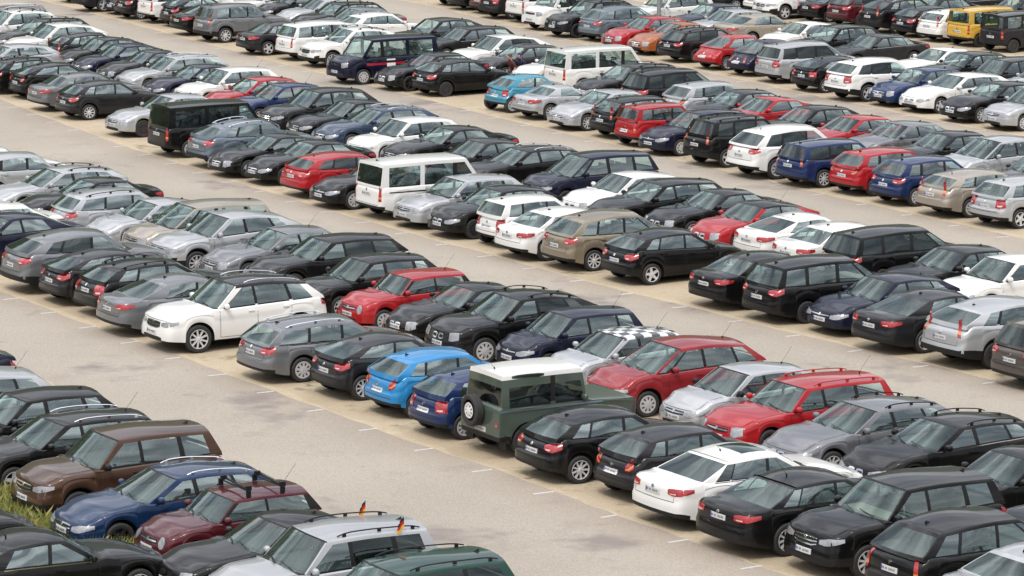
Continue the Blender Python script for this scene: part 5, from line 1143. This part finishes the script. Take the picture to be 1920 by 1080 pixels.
# ------------------------------------------------------------------ people beside the white van
SKIN = simple('skin', (.46, .26, .19), .55); HAIR = simple('hair', (.05, .03, .02), .6)
def person(x, y, rz, label, top, legs, cap):
    J = dict(pelvis=(0,0,.95,.15,.12), chest=(0,0,1.28,.17,.12), neck=(0,0,1.48,.065,.06), head=(.02,0,1.62,.10,.085), crown=(.01,0,1.72,.085,.07),
             sl=(0,.18,1.42,.075,.07), el=(.02,.25,1.14,.05,.05), wl=(.16,.2,.95,.036,.034), hl=(.22,.18,.90,.04,.022),
             sr=(0,-.18,1.42,.075,.07), er=(-.04,-.26,1.15,.05,.05), wr=(.03,-.26,.91,.036,.034), hr=(.05,-.26,.84,.04,.022),
             kl=(.03,.10,.50,.07,.07), al=(-.02,.10,.09,.045,.05), tl=(.14,.11,.04,.045,.035), kr=(.03,-.10,.50,.07,.07), ar=(-.04,-.11,.09,.045,.05), tr=(.12,-.12,.04,.045,.035), hipl=(0,.09,.86,.10,.10), hipr=(0,-.09,.86,.10,.10))
    for q in J:                                                    # crouched by the car: hips low, knees forward, back leaning
        x_, y_, z_, a_, b_ = J[q]
        if q in ('kl', 'kr'): J[q] = (.36, y_*1.3, .47, a_, b_)
        elif q in ('hipl', 'hipr', 'pelvis'): J[q] = (x_-.06, y_, z_-.42, a_, b_)
        elif q[0] not in 'at': J[q] = (x_+.06+(z_-.9)*.30, y_, z_-.44-(z_-.9)*.08, a_, b_)
    E = [('pelvis','chest'),('chest','neck'),('neck','head'),('head','crown'),('chest','sl'),('sl','el'),('el','wl'),('wl','hl'),('chest','sr'),('sr','er'),('er','wr'),('wr','hr'),
         ('pelvis','hipl'),('hipl','kl'),('kl','al'),('al','tl'),('pelvis','hipr'),('hipr','kr'),('kr','ar'),('ar','tr')]
    ks = list(J); V = [J[k][:3] for k in ks]; R_ = [J[k][3:] for k in ks]; ED = [(ks.index(a), ks.index(b)) for a, b in E]
    for s, hd in ((1, 'hl'), (-1, 'hr')):                          # four fingers and a thumb on each hand
        h = Vector(J[hd][:3])
        for q in range(4):
            b = len(V); o = Vector((.012+.02*(q-1.5), 0, -.05-.006*(q in (1, 2))))
            V += [tuple(h+Vector((.02*(q-1.5), 0, -.02))), tuple(h+o), tuple(h+o*1.75+Vector((.012, -s*.012, 0)))]; R_ += [(.010, .009), (.009, .008), (.007, .007)]
            ED += [(ks.index(hd), b), (b, b+1), (b+1, b+2)]
        b = len(V); V += [tuple(h+Vector((.035, -s*.012, .0))), tuple(h+Vector((.055, -s*.016, -.035)))]; R_ += [(.011, .010), (.009, .008)]; ED += [(ks.index(hd), b), (b, b+1)]
    me = bpy.data.meshes.new('person'); me.from_pydata(V, ED, []); o = bpy.data.objects.new('person', me); COL.objects.link(o)
    md = o.modifiers.new('skin', 'SKIN'); md.use_smooth_shade = True
    for i, r in enumerate(R_):
        sv = me.skin_vertices[0].data[i]; sv.radius = r; sv.use_root = (i == 0)
    o.modifiers.new('sub', 'SUBSURF').levels = 1
    dg = bpy.context.evaluated_depsgraph_get(); m2 = bpy.data.meshes.new_from_object(o.evaluated_get(dg)); m2.name = 'person_body'
    o.modifiers.clear(); o.data = m2
    TOP = simple('shirt_'+label[:6], top, .8, var=.2); LEG = simple('trousers_'+label[:6], legs, .8, var=.2); SH = simple('shoes', (.03, .03, .03), .6)
    m2.materials.clear()
    for mm in (SKIN, TOP, LEG, SH): m2.materials.append(mm)
    for p in m2.polygons:
        c = p.center; p.use_smooth = True
        p.material_index = 3 if c.z < .10 else 2 if c.z < .56 and abs(c.y) < .21 and not (c.x > .1 and c.z > .54) else 1 if .50 <= c.z < 1.02 and not (abs(c.y) > .2 and c.z < .72) else 0
    o.location = (x, y, 0); o.rotation_euler = (0, 0, rz); o['label'] = label; o['category'] = 'person'
    made = []
    h = MB(); rows = []
    for i in range(7):
        a = lerp(.05, pi*.62, i/6); rows.append([(-.005+.112*sin(a)*cos(b)*(1 if cos(b) < .3 else .80), .098*sin(a)*sin(b), 1.655+.125*cos(a)) for b in [2*pi*q/14 for q in range(15)]])
    h.grid(rows, 0); made.append(link('cap' if cap else 'hair', h.mesh('hair', [simple('cap_cloth', cap, .7) if cap else HAIR], recalc=True), o))
    f = MB(); f.box((.115, 0, 1.615), (.03, .028, .045)); made.append(link('nose', f.mesh('nose', [SKIN]), o))
    for s in (1, -1):
        f = MB(); f.tube([(.098, s*.036, 1.645), (.106, s*.036, 1.645)], .011, 8); made.append(link('eye', f.mesh('eye', [PLATEK], recalc=True), o))
        f = MB(); f.tube([(-.0, s*.092, 1.60), (-.01, s*.098, 1.66)], [.014, .018], 8); made.append(link('ear', f.mesh('ear', [SKIN], recalc=True), o))
    f = MB(); f.tube([(.098, -.026, 1.565), (.106, 0, 1.562), (.098, .026, 1.565)], .006, 6); made.append(link('mouth', f.mesh('mouth', [simple('lips', (.35, .12, .11), .5)], recalc=True), o))
    for q in made: q.location = (0.2760, 0, -0.4976)
    return o

lamp_post(6.84, 169.84)
person(0.14, 149.11, -2.6, 'person in a dark red top crouching among the parked cars beside a white van', (.07, .012, .016), (.02, .022, .03), None)
person(0.47, 149.54, -2.2, 'person in a navy top and cap crouching beside the person in dark red', (.010, .014, .045), (.03, .03, .035), (.015, .02, .10))

# ------------------------------------------------------------------ sky, sun, camera
w = bpy.data.worlds.new('World'); SC.world = w; w.use_nodes = True
nt = w.node_tree; N = nt.nodes; K = nt.links; bg = N['Background']
SUN_EL, SUN_AZ = radians(56), radians(200)         # azimuth of the sun measured like the sky's rotation
sky = N.new('ShaderNodeTexSky'); sky.sky_type = 'NISHITA'; sky.sun_disc = False
sky.sun_elevation = SUN_EL; sky.sun_rotation = SUN_AZ; sky.dust_density = 4.; sky.air_density = 1.; sky.ozone_density = 1.
# broken cloud: pale, bright, softly uneven
tc = N.new('ShaderNodeTexCoord'); cn = N.new('ShaderNodeTexNoise'); cn.inputs['Scale'].default_value = 2.8; cn.inputs['Detail'].default_value = 6; cn.inputs['Roughness'].default_value = .6
mp = N.new('ShaderNodeMapping'); mp.inputs['Scale'].default_value = (1, 1, 2.6); K.new(tc.outputs['Generated'], mp.inputs[0]); K.new(mp.outputs[0], cn.inputs['Vector'])
cr = N.new('ShaderNodeMapRange'); cr.inputs['From Min'].default_value = .32; cr.inputs['From Max'].default_value = .66; cr.inputs['To Min'].default_value = .45; cr.inputs['To Max'].default_value = 1.
K.new(cn.outputs['Fac'], cr.inputs['Value'])
cv = N.new('ShaderNodeMapRange'); cv.inputs['From Min'].default_value = .36; cv.inputs['From Max'].default_value = .62; cv.inputs['To Min'].default_value = 3.4; cv.inputs['To Max'].default_value = 11.
K.new(cn.outputs['Fac'], cv.inputs['Value'])
cc = N.new('ShaderNodeCombineColor')
for i, f in enumerate((1., 1., 1.03)):
    mm = N.new('ShaderNodeMath'); mm.operation = 'MULTIPLY'; mm.inputs[1].default_value = f; K.new(cv.outputs[0], mm.inputs[0]); K.new(mm.outputs[0], cc.inputs[i])
mx = N.new('ShaderNodeMix'); mx.data_type = 'RGBA'; K.new(cr.outputs[0], mx.inputs[0]); K.new(sky.outputs[0], mx.inputs[6]); K.new(cc.outputs[0], mx.inputs[7])
# an overcast sky is about three times as bright overhead as at the horizon
sx = N.new('ShaderNodeSeparateXYZ'); K.new(tc.outputs['Generated'], sx.inputs[0])
gr = N.new('ShaderNodeMapRange'); gr.inputs['From Min'].default_value = 0; gr.inputs['From Max'].default_value = 1; gr.inputs['To Min'].default_value = .34; gr.inputs['To Max'].default_value = 1.5
K.new(sx.outputs[2], gr.inputs['Value'])
m3 = N.new('ShaderNodeVectorMath'); m3.operation = 'SCALE'; K.new(mx.outputs[2], m3.inputs[0]); K.new(gr.outputs[0], m3.inputs['Scale'])
K.new(m3.outputs[0], bg.inputs[0]); bg.inputs[1].default_value = .13
sl = bpy.data.lights.new('sun', 'SUN'); sl.energy = 1.1; sl.angle = radians(14); sl.color = (1., .955, .89)
so = bpy.data.objects.new('sun', sl); COL.objects.link(so)
d = Vector((sin(SUN_AZ)*cos(SUN_EL), cos(SUN_AZ)*cos(SUN_EL), sin(SUN_EL)))
so.rotation_euler = d.to_track_quat('Z', 'Y').to_euler()
cam = bpy.data.cameras.new('camera'); cam.sensor_width = 36; cam.lens = 6849.87/1920*36; cam.clip_start = 1; cam.clip_end = 4000
co = bpy.data.objects.new('camera', cam); COL.objects.link(co); co.location = (0, 0, 17.5624); co.rotation_euler = (pi/2-.173, 0, 0); SC.camera = co
SC.render.resolution_x, SC.render.resolution_y = 1024, 576
vs = SC.view_settings; vs.view_transform = 'Standard'; vs.look = 'None'; vs.gamma = 1; vs.exposure = .70
SC.cycles.max_bounces = 7; SC.cycles.transparent_max_bounces = 12; SC.cycles.caustics_reflective = False; SC.cycles.caustics_refractive = False
SC.cycles.use_denoising = True
